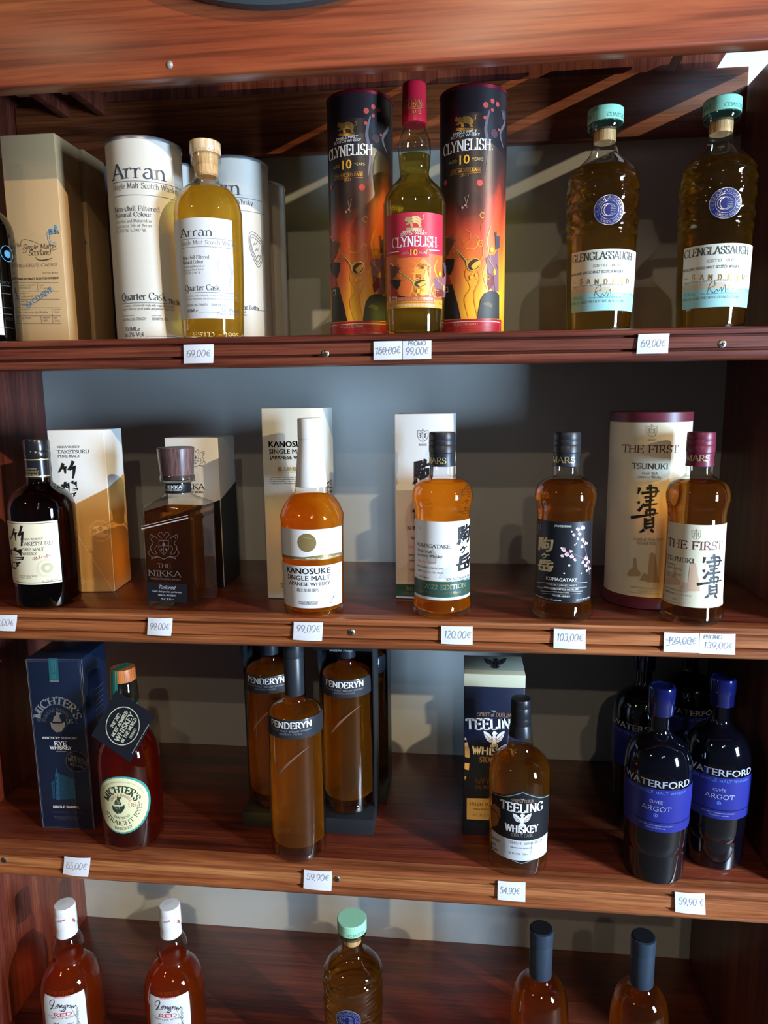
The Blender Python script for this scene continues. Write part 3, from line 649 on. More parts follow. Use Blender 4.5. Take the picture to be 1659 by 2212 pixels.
k.t('Aromatic, and intensely fruity with tropical fruits and', 403, 510, 640, 3.8, INKG, 'fine'); k.t('coconut. Warming spiced vanilla and gourmet apple notes', 403, 512, 646.8, 3.8, INKG, 'fine')
k.t('NATURAL CASK STRENGTH', 405, 448, 661, 5, gr); k.t('QUARTER 125L.', 457, 488.5, 661, 5, gr); k.t('700MLe', 405, 428, 674.5, 6.6, na, 'serif'); k.t('56.2%Vol', 479, 513, 674, 6.6, na, 'serif'); k.t('Product of Scotland', 469, 513, 680.5, 4.2, gr, 'serif')
u, v = k.f.hit(488, 591); s_ = k.f.scale(488, 591); sil = mat('#e3cfc4', .25, .7)
for j, rr_ in enumerate((27, 23, 19)):
    k.ribbon([(u+s_*(rr_*.62*math.cos(a)+4*math.sin(2*a+.6)-3*math.sin(a)), v+s_*(rr_*1.05*math.sin(a)+2*math.cos(3*a))) for a in [2*math.pi*i/40 for i in range(41)]], .0006, sil if j else mat('#a9a6a6', .4), 1)
for dx, dy in ((-3, 11), (0, 0), (4, -11)): k.ribbon([(u+s_*(dx-4), v+s_*(dy-3)), (u+s_*dx, v+s_*(dy+4)), (u+s_*(dx+1), v+s_*(dy-2)), (u+s_*(dx+4), v+s_*(dy+4))], [.0006, .0016, .0012, .0005], INKW)
k.build('front_label', b, base)
k = Ink(Turned(x0, y0, pr, pr[-1][0]), .0006); k.t('ESTD - 1995', 418, 512, 727, 9, mat('#f3e3a0', .15, 0, .8), 'serif'); k.build('embossed_date', b, base)

# ---- flame-printed tubes and the red-capped bottle
def flame_mat(z0, z1):
    m = bpy.data.materials.new('flame_print'); m.use_nodes = True; n = m.node_tree.nodes; l = m.node_tree.links; b = n['Principled BSDF']; b.inputs['Roughness'].default_value = .38
    t = n.new('ShaderNodeTexCoord'); sp = n.new('ShaderNodeSeparateXYZ'); l.new(t.outputs['Object'], sp.inputs[0])
    no = n.new('ShaderNodeTexNoise'); no.inputs['Scale'].default_value = 16; no.inputs['Detail'].default_value = 4; no.inputs['Distortion'].default_value = 1.2
    mp = n.new('ShaderNodeMapping'); mp.inputs['Scale'].default_value = (1, 1, .45); l.new(t.outputs['Object'], mp.inputs[0]); l.new(mp.outputs[0], no.inputs[0])
    a = n.new('ShaderNodeMapRange'); a.inputs[1].default_value = z0; a.inputs[2].default_value = z1; l.new(sp.outputs['Z'], a.inputs[0])
    h = n.new('ShaderNodeMath'); h.operation = 'MULTIPLY_ADD'; h.inputs[1].default_value = -2.4; l.new(sp.outputs['X'], h.inputs[0]); l.new(a.outputs[0], h.inputs[2])
    q = n.new('ShaderNodeMath'); q.operation = 'MULTIPLY_ADD'; q.inputs[1].default_value = .55; l.new(no.outputs['Fac'], q.inputs[0]); l.new(h.outputs[0], q.inputs[2])
    r = n.new('ShaderNodeValToRGB'); l.new(q.outputs[0], r.inputs[0]); el = r.color_ramp.elements
    el[0].position = .20; el[0].color = hx('#f2b02c'); el[1].position = 1.0; el[1].color = hx('#231a1d')
    for p, c in ((.36, '#ef9a2e'), (.52, '#e2692c'), (.66, '#c4442a'), (.78, '#6a2c22'), (.88, '#3a2522')):
        e = el.new(p); e.color = hx(c)
    l.new(r.outputs[0], b.inputs['Base Color']); return m
REDC = mat('#b3182e', .38, name='red_foil'); LILY = mat('#f1ead9', .4); SKIN = mat('#6a4030', .5); DKB = mat('#2f2620', .5); RUST = mat('#a8382c', .5); AMB = mat('#f0ae3a', .4); FLM = mat('#ea8a2c', .4); DFL = mat('#d8602a', .4)
PLUM = mat('#8c5d68', .5); BELLB = mat('#e2b457', .35, .3); BELLD = mat('#4a2a22', .5); EMBER = mat('#cf4d3e', .45)
def lion(k, cx, cy, s_, m, dark):
    P = lambda *a: [(cx+x*s_, cy+y*s_) for x, y in a]
    k.fill(P((-22, -3), (-20, -7), (-19, -12), (-16, -9), (-13, -9), (-11, -12), (-9, -8), (-4, -11), (4, -12), (11, -10), (15, -5), (16, 2), (14, 7), (17, 13), (11, 13), (9, 8), (6, 4), (0, 3), (-4, 4), (-3, 9), (-2, 13), (-8, 13), (-9, 7), (-11, 4), (-14, 8), (-19, 9), (-20, 7), (-16, 4), (-15, 1), (-18, 1), (-21, 0)), m)
    k.line(P((15, -4), (19, -4), (22, -8), (20, -13), (23, -15)), 1.0*s_, m, 1, True); k.fill(P((-18, 15), (17, 15), (17, 21), (-19, 21)), m)
    for a in (((-12, -3), (-7, -7), (-3, -4)), ((0, -9), (5, -8), (8, -4)), ((-9, 0), (-3, 2)), ((3, -2), (9, 2))): k.line(P(*a), .9*s_, dark, 2)
    k.line(P((-16, 18), (14, 18)), .7*s_, dark, 2)
def jazz(k, F):
    """trumpeter, bystander and rising flames, drawn through the placement F"""
    f = lambda a: [F(*p) for p in a]
    for a, w_, m in ((((620, 1850), (560, 1500), (640, 1250), (600, 1050), (690, 850), (640, 620)), 13, FLM), (((480, 1850), (420, 1560), (500, 1380), (420, 1180), (470, 1000)), 9, FLM), (((760, 1400), (700, 1150), (790, 900), (750, 650), (800, 420)), 14, AMB), (((380, 460), (470, 520), (480, 620), (400, 700), (370, 640)), 5, FLM), (((560, 560), (620, 640), (560, 760), (460, 780), (400, 760)), 6, AMB), (((700, 300), (640, 420), (660, 560)), 5, DFL)):
        k.line(f(a), [w_*.1]+[w_*.22]*(len(a)-2)+[w_*.08], m, 1, True)
    for x, y, r in ((640, 690, 7), (545, 1300, 10), (500, 980, 7), (660, 250, 6)): k.disc(*F(x, y), r, AMB, 1, None, r-1.2, 20, 20, 300)
    k.fill(f(((100, 560), (160, 590), (200, 600), (240, 640), (230, 720), (180, 860), (130, 950), (110, 960))), SKIN, 2)                    # forearm
    k.fill(f(((100, 960), (150, 930), (260, 940), (250, 1070), (210, 1190), (150, 1150), (110, 1040))), DKB, 2)                            # sleeve
    k.fill(f(((110, 1000), (150, 1060), (190, 1190), (230, 1340), (120, 1360), (112, 1200))), RUST, 2)
    k.fill(f(((120, 1350), (240, 1330), (270, 1440), (330, 1660), (370, 1870), (140, 1890), (130, 1600))), DKB, 2)                         # trousers
    k.line(f(((135, 1400), (185, 1370), (190, 1450), (150, 1455))), 1.4, LILY, 3); k.line(f(((190, 1190), (260, 1440), (370, 1860))), .8, BELLD, 3)
    for a in (((200, 545), (228, 560), (215, 600)), ((225, 600), (270, 655)), ((210, 625), (245, 650), (240, 690)), ((150, 600), (120, 640), (128, 680))): k.line(f(a), [1.6]*len(a), mat('#8a5a44', .5), 3, True)
    k.line(f(((113, 515), (160, 600))), 1.6, LILY, 3)                                                                                        # mouthpiece
    k.line(f(((236, 730), (345, 850), (450, 985))), [2.2, 2.6, 5.0], BELLD, 3); k.line(f(((236, 730), (345, 850), (450, 985))), [1.4, 1.7, 3.8], BELLB, 4)
    k.line(f(((190, 810), (240, 900), (300, 945), (345, 900), (300, 850))), 1.7, BELLD, 3, True); k.line(f(((190, 810), (240, 900), (300, 945), (345, 900), (300, 850))), 1.0, BELLB, 4, True)
    k.line(f(((250, 790), (262, 840), (240, 830))), .9, BELLB, 4)
    bell = [(545+112*math.cos(a)*.86-34*math.sin(a), 1025-86*math.sin(a)-92*math.cos(a)*.62) for a in [2*math.pi*i/30 for i in range(30)]]
    k.fill(f(((420, 960), (470, 960), (500, 930), (440, 1080), (430, 1010))), BELLB, 4); k.fill(f(bell), BELLB, 4)
    k.fill(f([(545+(x-545)*.86, 1025+(y-1025)*.86) for x, y in bell]), BELLD, 5); k.fill(f(((500, 1050), (560, 985), (620, 965), (640, 1000), (600, 1060), (540, 1110))), AMB, 6)
    k.line(f(((505, 1225), (545, 1130), (580, 1090))), 1.0, AMB, 7); k.disc(*F(512, 1222), 3.6, AMB, 7, 4.6); k.disc(*F(585, 1190), 3.0, AMB, 7, 3.6); k.line(f(((720, 1240), (730, 1180), (810, 1205), (780, 1260))), 1, AMB, 7)
    k.line(f(((790, 770), (800, 880), (800, 1000))), 1.1, AMB, 7); k.disc(*F(825, 790), 4.6, AMB, 7, 5.6)
    k.line(f(((760, 915), (850, 1050), (890, 1110))), 1.1, AMB, 7); k.disc(*F(880, 1140), 4.0, AMB, 7, 6)
    k.fill(f(((730, 920), (800, 860), (880, 880), (940, 760), (965, 1440), (870, 1450), (780, 1300), (760, 1120))), PLUM, 2); k.fill(f(((780, 1150), (870, 1200), (880, 1330), (790, 1430), (770, 1310))), mat('#7a2f28', .5), 3)
    k.fill(f(((870, 520), (905, 500), (905, 570), (960, 580), (960, 760), (890, 790), (880, 600))), mat('#4b4350', .5), 3)
    for a in (((860, 1200), (900, 1440)), ((900, 1000), (950, 1120)), ((790, 1310), (870, 1320))): k.line(f(a), .8, BELLD, 4)
y0 = .118; x0 = at(777, 225, y0).x; zt = at(777, 225, y0).z; rT = 71*mpp(at(777, 235, y0)); base = (x0, y0, Z1)
fl = root('whisky_tube', 'dark tube with flames, a trumpet and white lettering, left of the red-capped bottle', 'tube', base, 'flame-printed tubes')
turn('tube_body', [(rT, Z1+.0003), (rT, zt)], base, flame_mat(.05, .305), fl, 0, 80)
turn('lid_rim', [(rT-.002, zt-.003), (rT+.0006, zt-.0034), (rT+.0011, zt+.0006), (rT+.0003, zt+.0018), (rT-.002, zt+.001)], base, mat('#8d2434', .3, .8), fl, 0, 80)
k = Ink(Turned(x0, y0, [(rT, Z1), (rT, zt)], rT)); fz = lambda x, y: (x/7.3722+700, y/7.3722+440)
for x, y, r, m in ((791, 239.5, 6, EMBER), (806, 231, 5, EMBER), (818, 238, 5, EMBER), (806, 250, 3.6, EMBER), (790, 266, 3.6, EMBER), (822.5, 292, 3, EMBER), (782, 405, 6.5, EMBER), (716, 405, 5, EMBER), (812, 300, 9, mat('#55363a', .5)), (835, 262, 10, mat('#54464e', .5))): k.disc(x, y, r, m, 1)
for a in (((800, 250), (792, 290), (800, 330), (795, 380)), ((828, 250), (838, 275), (826, 300), (835, 330))): k.line(a, [3, 7, 6, 2], mat('#6d6064', .5), 1, True)
jazz(k, fz)
lion(k, 749.5, 275, .95, GOLD, DKB)
k.t('SINGLE MALT', 727, 773.5, 300, 5.5, INKW, 'sansb', 3); k.t('SCOTCH WHISKY', 723, 780, 307, 5.5, INKW, 'sansb', 3); k.t('CLYNELISH', 712, 804.5, 335.5, 22, INKW, 'serif', 3); k.t('.', 806, 809, 335, 22, INKW, 'serif', 3)
k.t('AGED', 721, 735, 364, 5.5, PALEGOLD, 'caps', 3); k.t('10', 740.5, 759.5, 365, 19, AMB, 'sansb', 3); k.t('YEARS', 765, 788, 357.5, 5.5, PALEGOLD, 'caps', 3)
k.t('SPECIAL', 724, 747.5, 384.5, 6, GOLD, 'bold', 3); k.t('RELEASE', 752, 783.5, 380.5, 6, GOLD, 'bold', 3); k.t('2023', 743, 758.5, 391, 5, GOLD, 'bold', 3)
k.line(((722, 379), (748, 374.5), (753, 386)), .7, GOLD, 3); k.line(((748, 386), (752, 373), (784, 371.5)), .7, GOLD, 3); k.line(((722, 390), (748, 386)), .7, GOLD, 3); k.line(((753, 386), (784, 383.5)), .7, GOLD, 3)
nt_ = mat('#b98a74', .45); k.line([(757, 458), (752, 436), (760, 430), (755, 452)], .9, nt_, 3); k.disc(748, 458, 2.6, nt_, 3); k.disc(753.5, 453, 2.2, nt_, 3)
u0, u1 = -2.0*rT, 1.03*rT; vb = k.f.hit(779, 694)[1]; k.rect(u0, u1, Z1+.0004, vb, mat('#b5202c', .38), 8)
k.ribbon([(u0+(u1-u0)*i/30, vb-.0035) for i in range(30)], .0007, LILY, 9); k.ribbon([(u1-.004, vb-.003), (u1-.004, Z1)], .0009, LILY, 9)
k.t('THE JAZZ CRESCENDO', 736, 784, 708, 5.4, PALEGOLD, 'sansb', 9); k.t('ALLURING DULCET TONES REACH A CRESCENDO WITH', 722, 817, 713.5, 4.2, EMBER, 'sansb', 9); k.t('NOTES OF VANILLA SPICE AND SMOOTH CARAMEL', 723, 814, 720, 4.2, EMBER, 'sansb', 9)
k.fill([F_ for F_ in [fz(*p) for p in ((620, 1870), (630, 1760), (660, 1580), (720, 1480), (820, 1435), (920, 1445), (975, 1500), (985, 1870))]], mat('#3c3a36', .5), 4); k.line([fz(*p) for p in ((620, 1870), (635, 1740), (665, 1570), (725, 1475), (820, 1435))], .8, DKB, 5); k.fill([fz(*p) for p in ((690, 1640), (760, 1600), (860, 1640), (850, 1700), (760, 1670))], mat('#6a5a30', .5), 5)
k.build('printed_wrap', fl, base)
P = onz(1023, 211, zt)
dup(fl, (P.x, y0+.002, Z1), 'dark tube with flames, a trumpet and white lettering, right of the red-capped bottle', .02, 'flame-printed tubes')

y0 = .062; ref = (896, 500)
x0, pr = axis_profile(ref, y0, [(272, 23), (282, 24.5), (300, 32), (318, 35), (334, 35), (346, 34), (362, 33), (376, 31), (386, 34), (397, 43), (411, 55.5), (426, 63.5), (442, 67.5), (460, 68.5), (600, 67), (724, 63)])
base = (x0, y0, Z1); b = root('whisky_bottle', 'tall bottle with a red foil cap and red flame label between the two flame-printed tubes', 'bottle', base)
OLIVEW = liquor('#e8bc48', .44, .03, 'straw_whisky')
vessel(b, base, pr, GREENISH, OLIVEW, zpx(ref, y0, 338))
z0, z1_ = zpx(ref, y0, 271), zpx(ref, y0, 183); rc = 26.3*mpp(at(890, 225, y0))
cp = turn('foil_cap', [(rc*.8, z0), (rc*1.02, z0+.0005), (rc*1.03, z0+.006), (rc*1.0, z0+.008), (rc*1.01, z0+(z1_-z0)*.5), (rc*.99, z0+(z1_-z0)*.52), (rc*.99, z0+(z1_-z0)*.72), (rc*.97, z0+(z1_-z0)*.74), (rc*.97, z1_-.002), (rc*.93, z1_), (.001, z1_)], base, REDC, b, 0)
k = Ink(Turned(x0, y0, [(rc*1.01, z0), (rc*.99, z1_)], rc), .0006); k.t('SPECIAL', 872, 913, 222, 8, GOLD, 'bold'); k.t('RELEASE', 872, 914, 232, 8, GOLD, 'bold'); k.t('2023', 887, 909, 244.5, 5.5, GOLD, 'bold'); k.line([(876, 236), (890, 235.6), (908, 236)], .9, GOLD); k.build('lettering', cp, base)
k = Ink(Turned(x0, y0, pr, pr[-3][0])); rf = k.f.rr; tp, bt = k.f.hit(894, 458)[1], k.f.hit(898, 664)[1]; ua, ub = k.f.hit(835, 560)[0], k.f.hit(955, 560)[0]
k.rect(ua, ub, bt, tp, mat('#c22a43', .42)); mz = lambda x, y: (x/7.375+820, y/7.375+440)
zi0, zi1 = k.f.hit(896, 646)[1], k.f.hit(896, 547.5)[1]; fm = flame_mat(.02, .20); k.rect(ua, ub, zi0, zi1, mat('#d9682f', .42), 1); k.rect(ua, ub, bt, zi0, mat('#d89a3c', .42), 1)
k.fill([mz(*p) for p in ((480, 1480), (520, 1300), (560, 1000), (700, 860), (820, 1000), (800, 1300), (820, 1480))], mat('#e8953a', .42), 1); k.fill([mz(*p) for p in ((640, 1460), (700, 1200), (740, 1000), (790, 1200), (780, 1460))], mat('#efbc4c', .42), 2)
jazz(k, lambda x, y: mz(185+(x-115)*1.08, 945+(y-515)*.637) if y < 1350 else mz(185+(x-115)*1.08, min(1490, 945+(y-515)*.637)))
tw0, tw1 = k.f.hit(864, 550)[0], k.f.hit(926, 550)[0]; k.rect(tw0, tw1, k.f.hit(896, 555)[1], zi1+.001, mat('#c22a43', .42), 9)
k.rect(ua, ub, bt, zi0, mat('#d89a3c', .42), 9)
lion(k, 895, 478, .95, PALEGOLD, REDC)
k.t('SINGLE MALT', 870, 917, 502, 5, LILY, 'sansb', 2); k.t('SCOTCH WHISKY', 865.5, 922, 507.5, 5, LILY, 'sansb', 2); k.t('CLYNELISH', 848, 942.5, 532, 21, INKW, 'serif', 2); k.t('.', 943, 947, 532, 20, INKW, 'serif', 2)
k.line(((838, 548), (850, 545.5), (863, 544)), [.6, 1.8, 1.4], LILY, 10); k.line(((926, 541), (938, 541), (949, 542)), [1.4, 1.8, .5], LILY, 10)
k.t('AGED', 870, 884, 549.5, 5, PALEGOLD, 'sansb', 10); k.t('10', 887, 901.5, 552, 13, AMB, 'sansb', 10); k.t('YEARS', 904, 921.5, 548.5, 5, PALEGOLD, 'sansb', 10)
xa, xb = k.f.hit(859, 647)[0], k.f.hit(936, 647)[0]; k.rect(xa, xb, k.f.hit(896, 650.5)[1], k.f.hit(896, 641)[1], mat('#c9503a', .42), 10); k.t('NATURAL CASK STRENGTH', 862, 933, 648.5, 5.5, PALEGOLD, 'bold', 11)
k.line(((858.5, 640), (858.5, 652)), .8, LILY, 11); k.line(((936, 640), (936, 652)), .8, LILY, 11); k.t('MATURED EXCLUSIVELY IN FIRST-FILL BOURBON AMERICAN OAK CASKS', 856, 938, 655, 3, mat('#9c4a24', .5), 'sans', 10); k.t('DISTILLED, MATURED AND BOTTLED IN SCOTLAND', 857, 938, 660, 3, LILY, 'sans', 10)
k.t('57.5%vol', 841, 850, 661, 4, mat('#7d5a28', .5), 'sans', 10); k.t('70cl e', 946, 953, 658.5, 4.5, mat('#7d5a28', .5), 'sans', 10); k.disc(844.5, 647, 3.6, mat('#cfcac3', .4), 10, 6.5)
k.build('front_label', b, base)

# ---- rippled bottles with mint caps and blue medallions
y0 = .10; ref = (1300, 480)
x0, pr = axis_profile(ref, y0, [(288, 25), (300, 25.5), (318, 26), (330, 29), (341, 34.5), (353, 46), (366, 59), (378, 67.5), (391, 72.8), (405, 75), (471, 74.5), (531, 72.5), (621, 70.5), (712, 66)])
base = (x0, y0, Z1); b = root('whisky_bottle', 'rippled amber bottle with mint cap and blue medallion, the one standing left of its twin', 'bottle', base, 'mint-capped rippled bottles')
zw0, zw1 = zpx(ref, y0, 532), zpx(ref, y0, 365)
def ripple(t, z):
    e = min(1, max(0, (z-zw0)/.012), max(0, (zw1-z)/.014)+.0); e = max(0, min(1, min((z-zw0)/.014, (zw1-z)/.016)))
    d_ = math.exp(-((t-.22)**2/.20+((z-zm)/.026)**2)) if abs(t-.22) < 1.2 else 0
    return 1+e*(1-.8*d_)*(.022*math.sin(z*300+2.4*t+1.1*math.sin(3*t+z*90))+.011*math.sin(z*520-5*t+2*math.sin(2*t)))
zm = zpx(ref, y0, 454)
SANDW = liquor('#dfb044', .42, .025, 'honey_whisky')
bm = bmesh.new(); fine = catmull(sorted([q for q in pr], key=lambda q: q[1]), 9)
vessel(b, base, fine[::1], CLEAR, SANDW, zpx(ref, y0, 369), ripple, .0008, .006, 96); bm.free()
MINT = mat('#9cd8b6', .3, name='mint_lacquer'); CORK = wood('natural_cork', 'z', '#a97c48', '#c99c62', '#d8b078', .7, 3, 0)
c0, c1 = zpx(ref, y0, 270), zpx(ref, y0, 238); g0 = zpx(ref, y0, 286); rc = 37.5*mpp(at(1306, 252, y0))
ca = turn('stopper_cap', [(rc*.6, c0), (rc, c0+.0004), (rc, c1-.0012), (rc-.0012, c1), (.001, c1)], base, MINT, b, 0)
turn('glass_collar', [(rc*.62, g0), (rc*.9, g0+.0005), (rc*.985, g0+.004), (rc*.985, c0-.0003), (rc*.6, c0-.0002)], base, glass('#c4cbc8', '#59605d', .3, 'collar_glass'), b, 0)
turn('cork', [(pr[0][0]*.90, zpx(ref, y0, 309)), (pr[0][0]*.93, zpx(ref, y0, 306)), (pr[0][0]*.93, g0)], base, CORK, b, 0)
k = Ink(Turned(x0, y0, [(rc, c0), (rc, c1)], rc)); dkm = mat('#2b6f66', .4); k.t('COASTAL', 1312, None, 251, 8, dkm, 'fine', 1, 0, 1.15); k.t('MALT', 1255, 1284, 262, 8, dkm, 'fine'); k.build('lettering', ca, base)
k = Ink(Turned(x0, y0, pr, pr[-3][0])); rf = k.f.rr; tp, bt = k.f.hit(1300, 538)[1], k.f.hit(1297, 671)[1]; zs_ = k.f.hit(1300, 633)[1]
ua, ub = -1.12*rf, 1.24*rf; k.rect(ua, ub, bt, tp, mat('#dad6c4', .5)); vb_ = k.f.hit(1297, 619)[1]; vc_ = k.f.hit(1297, 632)[1]
k.rect(ua, ub, bt, vc_, mat('#9cccc8', .5), 1); k.rect(ua, ub, vc_, vb_, mat('#c6b79c', .5), 1)
ik = mat('#3a403f', .45); oc = mat('#5e9fa6', .5)
k.t('GLENGLASSAUGH', 1237.5, None, 569, 15.5, ik, 'serif', 2, 0, .97); k.t('ESTD 1875', 1282, 1338, 575.5, 5, ik, 'caps', 2); k.t('HIGHLAND SINGLE MALT SCOTCH WHISKY', 1235, None, 598, 5.2, ik, 'caps', 2, 0, .92)
for ch, xx in zip('SANDEND', (1253, 1268, 1285, 1304, 1323, 1338, 1352)): k.t(ch, xx, None, 614 if xx < 1345 else 613, 10.5, GOLD, 'bold', 2)
k.line(((1238, 612), (1245, 611)), .8, ik, 2); k.line(((1361, 608), (1366, 608)), .8, ik, 2); k.t('WAVES OF TROPICAL SWEETNESS WITH A CRACK OF SEA SALT', 1239, None, 624, 3.6, ik, 'fine', 2, 0, .93)
k.line([(1284, 640), (1289, 622), (1297, 617), (1298, 626), (1288, 631), (1296, 641), (1302, 634), (1305, 639), (1311, 630), (1312, 640), (1318, 624), (1319, 640)], .9, ik, 2, True); k.line([(1322, 640), (1326, 626), (1333, 626), (1328, 633), (1336, 640), (1340, 633), (1345, 639), (1352, 633)], .9, GOLD, 2, True)
k.t('RACHEL BARRIE, MASTER BLENDER', 1273, 1341, 643.5, 2.8, oc, 'sansb', 2); k.t('50.5% Vol.', 1238, 1260, 648, 7.5, oc, 'sans', 2); k.t('70cl', 1358, 1367, 641, 7.5, oc, 'sans', 2); k.t('DISTILLED, AGED AND BOTTLED IN SCOTLAND', 1233, None, 660, 5, ik, 'fine', 2, 0, 1.02)
k.build('front_label', b, base)
k = Ink(Turned(x0, y0, pr, pr[10][0]), .0022, .00025); NAVY = mat('#0d1b62', .42); SILV = mat('#cfd0d6', .25, .8)
cxm, cym = 1315.5, 454; k.disc(cxm, cym, 36, glass('#f0e8d0', '#a08850', .2, 'medallion_glass'), -4); k.disc(cxm, cym, 31, SILV, 0); k.disc(cxm, cym, 29.5, NAVY, 1); k.disc(cxm, cym, 20, SILV, 2, None, 18.8); k.disc(cxm, cym, 31, SILV, 3, None, 29.6)
k.arc('GLENGLASSAUGH', cxm, cym, 22, 205, -25, 6, SILV, 'serif', 2); k.arc('COASTAL MALT', cxm, cym, 27.5, 225, 325, 5.6, SILV, 'serif', 2)
k.disc(cxm-4, cym, 12.5, SILV, 2, 13, 11, 26, 35, 325); k.disc(cxm+1, cym, 12.5, SILV, 2, 13, 11, 26, 35, 325)
for i in range(5): k.line(((cxm+2, cym-5+i*3.6), (cxm+13, cym-6+i*3.6)), 1.2, SILV, 3)
k.build('medallion', b, base)
PR_G, BASE_G, B_G = pr, base, b
P = onz(1561.5, 217, c1)
rmax_ = max(r for r, z in pr); dup(b, (min(P.x, XR-rmax_-.012), max(P.y, .058), Z1), 'rippled amber bottle with mint cap and blue medallion, rightmost on the top shelf', -.10, 'mint-capped rippled bottles')

# ================================================================== second shelf
def kanji(k, strokes, F, w_, m, L=2):
    for st in strokes:
        n = len(st); k.line([F(*p) for p in st], [w_*(1.25 if i == 0 else (.55 if i == n-1 else 1)) for i in range(n)], m, L, n > 2)
TSU = [[(1253, 1078), (1250, 1095), (1244, 1116)], [(1247, 1158), (1250, 1176)], [(1246, 1216), (1262, 1196), (1276, 1170)], [(1312, 1060), (1316, 1120), (1310, 1180), (1312, 1252)], [(1264, 1112), (1310, 1106), (1362, 1100)],
       [(1290, 1086), (1318, 1080), (1348, 1086), (1340, 1132)], [(1280, 1136), (1338, 1130)], [(1286, 1160), (1334, 1150)], [(1275, 1184), (1352, 1172)], [(1204, 1253), (1280, 1242), (1357, 1226)], [(1288, 1214), (1312, 1208), (1338, 1210), (1328, 1244)],
       [(1288, 1216), (1294, 1246)], [(1286, 1256), (1280, 1318)], [(1326, 1250), (1330, 1312)], [(1286, 1272), (1328, 1266)], [(1284, 1292), (1328, 1286)], [(1282, 1314), (1328, 1308)], [(1278, 1322), (1264, 1334), (1252, 1338)], [(1314, 1320), (1324, 1334), (1330, 1340)]]
TAKE = [[(606, 888), (590, 930), (562, 976)], [(598, 930), (642, 924)], [(620, 930), (628, 988)], [(702, 866), (684, 910), (650, 952)], [(664, 946), (726, 914)], [(712, 918), (708, 980), (698, 1034)],
        [(588, 1082), (662, 1058)], [(600, 1070), (600, 1104), (612, 1134)], [(628, 1072), (650, 1142)], [(612, 1102), (664, 1090)], [(600, 1128), (668, 1112)], [(692, 1046), (688, 1100), (680, 1160)], [(690, 1062), (738, 1054), (726, 1122)],
        [(690, 1086), (730, 1080)], [(686, 1110), (728, 1104)], [(650, 1166), (700, 1146), (744, 1142), (746, 1200), (714, 1222)], [(664, 1182), (672, 1202)], [(690, 1176), (697, 1196)], [(708, 1168), (716, 1186)]]
KOMA = [[(1442, 888), (1410, 930), (1384, 962)], [(1396, 938), (1388, 980), (1392, 1012)], [(1390, 946), (1432, 935)], [(1388, 970), (1426, 962)], [(1386, 994), (1426, 984)], [(1358, 1028), (1378, 1010)], [(1428, 930), (1452, 936), (1446, 1010), (1424, 1000)],
        [(1426, 960), (1441, 955), (1438, 986), (1424, 988)], [(1432, 1034), (1412, 1060), (1394, 1082)], [(1410, 1060), (1452, 1044)], [(1436, 1054), (1414, 1092)], [(1420, 1110), (1400, 1136)], [(1400, 1130), (1442, 1120)], [(1416, 1124), (1412, 1164)],
        [(1364, 1168), (1410, 1156), (1452, 1150)], [(1396, 1168), (1394, 1182), (1432, 1178)], [(1426, 1150), (1440, 1178)]]
def carton(name_lab, x0, x1, yf, dep, zt, mats_, rz=0, pivot=None, group=None, z0=Z2):
    """a closed card box; local origin at the front right bottom corner"""
    P = (x1, yf, z0); r_ = root('gift_carton', name_lab, 'carton', P, group, rz); W = x1-x0
    bm = bmesh.new(); box(bm, -W, 0, 0, dep, .0003, zt-z0, .0011); finish('carton_body', bm, mats_, r_, ang=50)
    U = Vector((math.cos(rz), math.sin(rz), 0)); V = Vector((math.sin(rz)*-1, math.cos(rz), 0))
    front = Flat(P, U); side = Flat(P, V)
    return r_, P, front, side
def lbuild(k, name, r_, P, rz):
    """turn world print into the local frame of a rotated thing"""
    M = Matrix.Rotation(-rz, 4, 'Z')
    for v in k.bm.verts: v.co = M @ (v.co-Vector(P))
    return finish(name, k.bm, k.mats, r_, smooth=False)
WHC = mat('#e4e2dc', .5, name='white_card'); CARAMEL = mat('#c08e4e', .45, name='caramel_card'); BLKC = mat('#15161a', .35, name='black_card')
# ---- two-tone white and caramel carton
ztk = at(165, 929, .12).z; rz = R(7); c, P, fr, sd = carton('white and caramel carton with diagonal split and black brush characters, leftmost carton on second shelf', -.5965, -.504, .121, .082, ztk, WHC, rz)
k = Ink(fr); tz = lambda x, y: (x/4.4233, y/4.4233+800); W_ = .0925; v1 = fr.hit(*tz(712, 1282)); vr = fr.hit(*tz(1030, 1125)); sl = (vr[1]-v1[1])/(vr[0]-v1[0]); yl = v1[1]+sl*(-W_-v1[0]); yr = v1[1]+sl*(0-v1[0])
k.fill_uv([(-W_+.0006, .0008), (-.0006, .0008), (-.0006, yr), (-W_+.0006, yl)], CARAMEL, 0); ck = mat('#dcb277', .5)
k.t('NIKKA WHISKY', *(tz(548, 0)[0], tz(764, 0)[0]), tz(0, 741)[1], 4.5, INK, 'serif'); k.t('TAKETSURU', tz(548, 0)[0], tz(856, 0)[0], tz(0, 793)[1], 7.4, INK, 'serif'); k.t('PURE MALT', tz(555, 0)[0], tz(768, 0)[0], tz(0, 832)[1], 5.6, INK, 'serif')
kanji(k, TAKE[:6], tz, 5.6, mat('#17171a', .5)); k.t('鶴', tz(580, 0)[0], tz(756, 0)[0], tz(0, 1214)[1], 36, mat('#17171a', .5), 'brush')
for rr_ in (24, 21): k.disc(*tz(960, 1535), rr_, ck, 1, None, rr_-.7)
k.arc('PURE MALT WHISKY NIKKA', *tz(960, 1535), 21.4, 190, -160, 2.4, ck, 'sans'); k.fill([tz(*p) for p in ((890, 1500), (920, 1485), (1000, 1485), (1030, 1500), (1035, 1570), (1000, 1590), (920, 1590), (885, 1570))], ck, 1)
for q in ((905, 1520), (960, 1500), (1010, 1525)): k.disc(*tz(q[0], q[1]+15), 5, CARAMEL, 2)
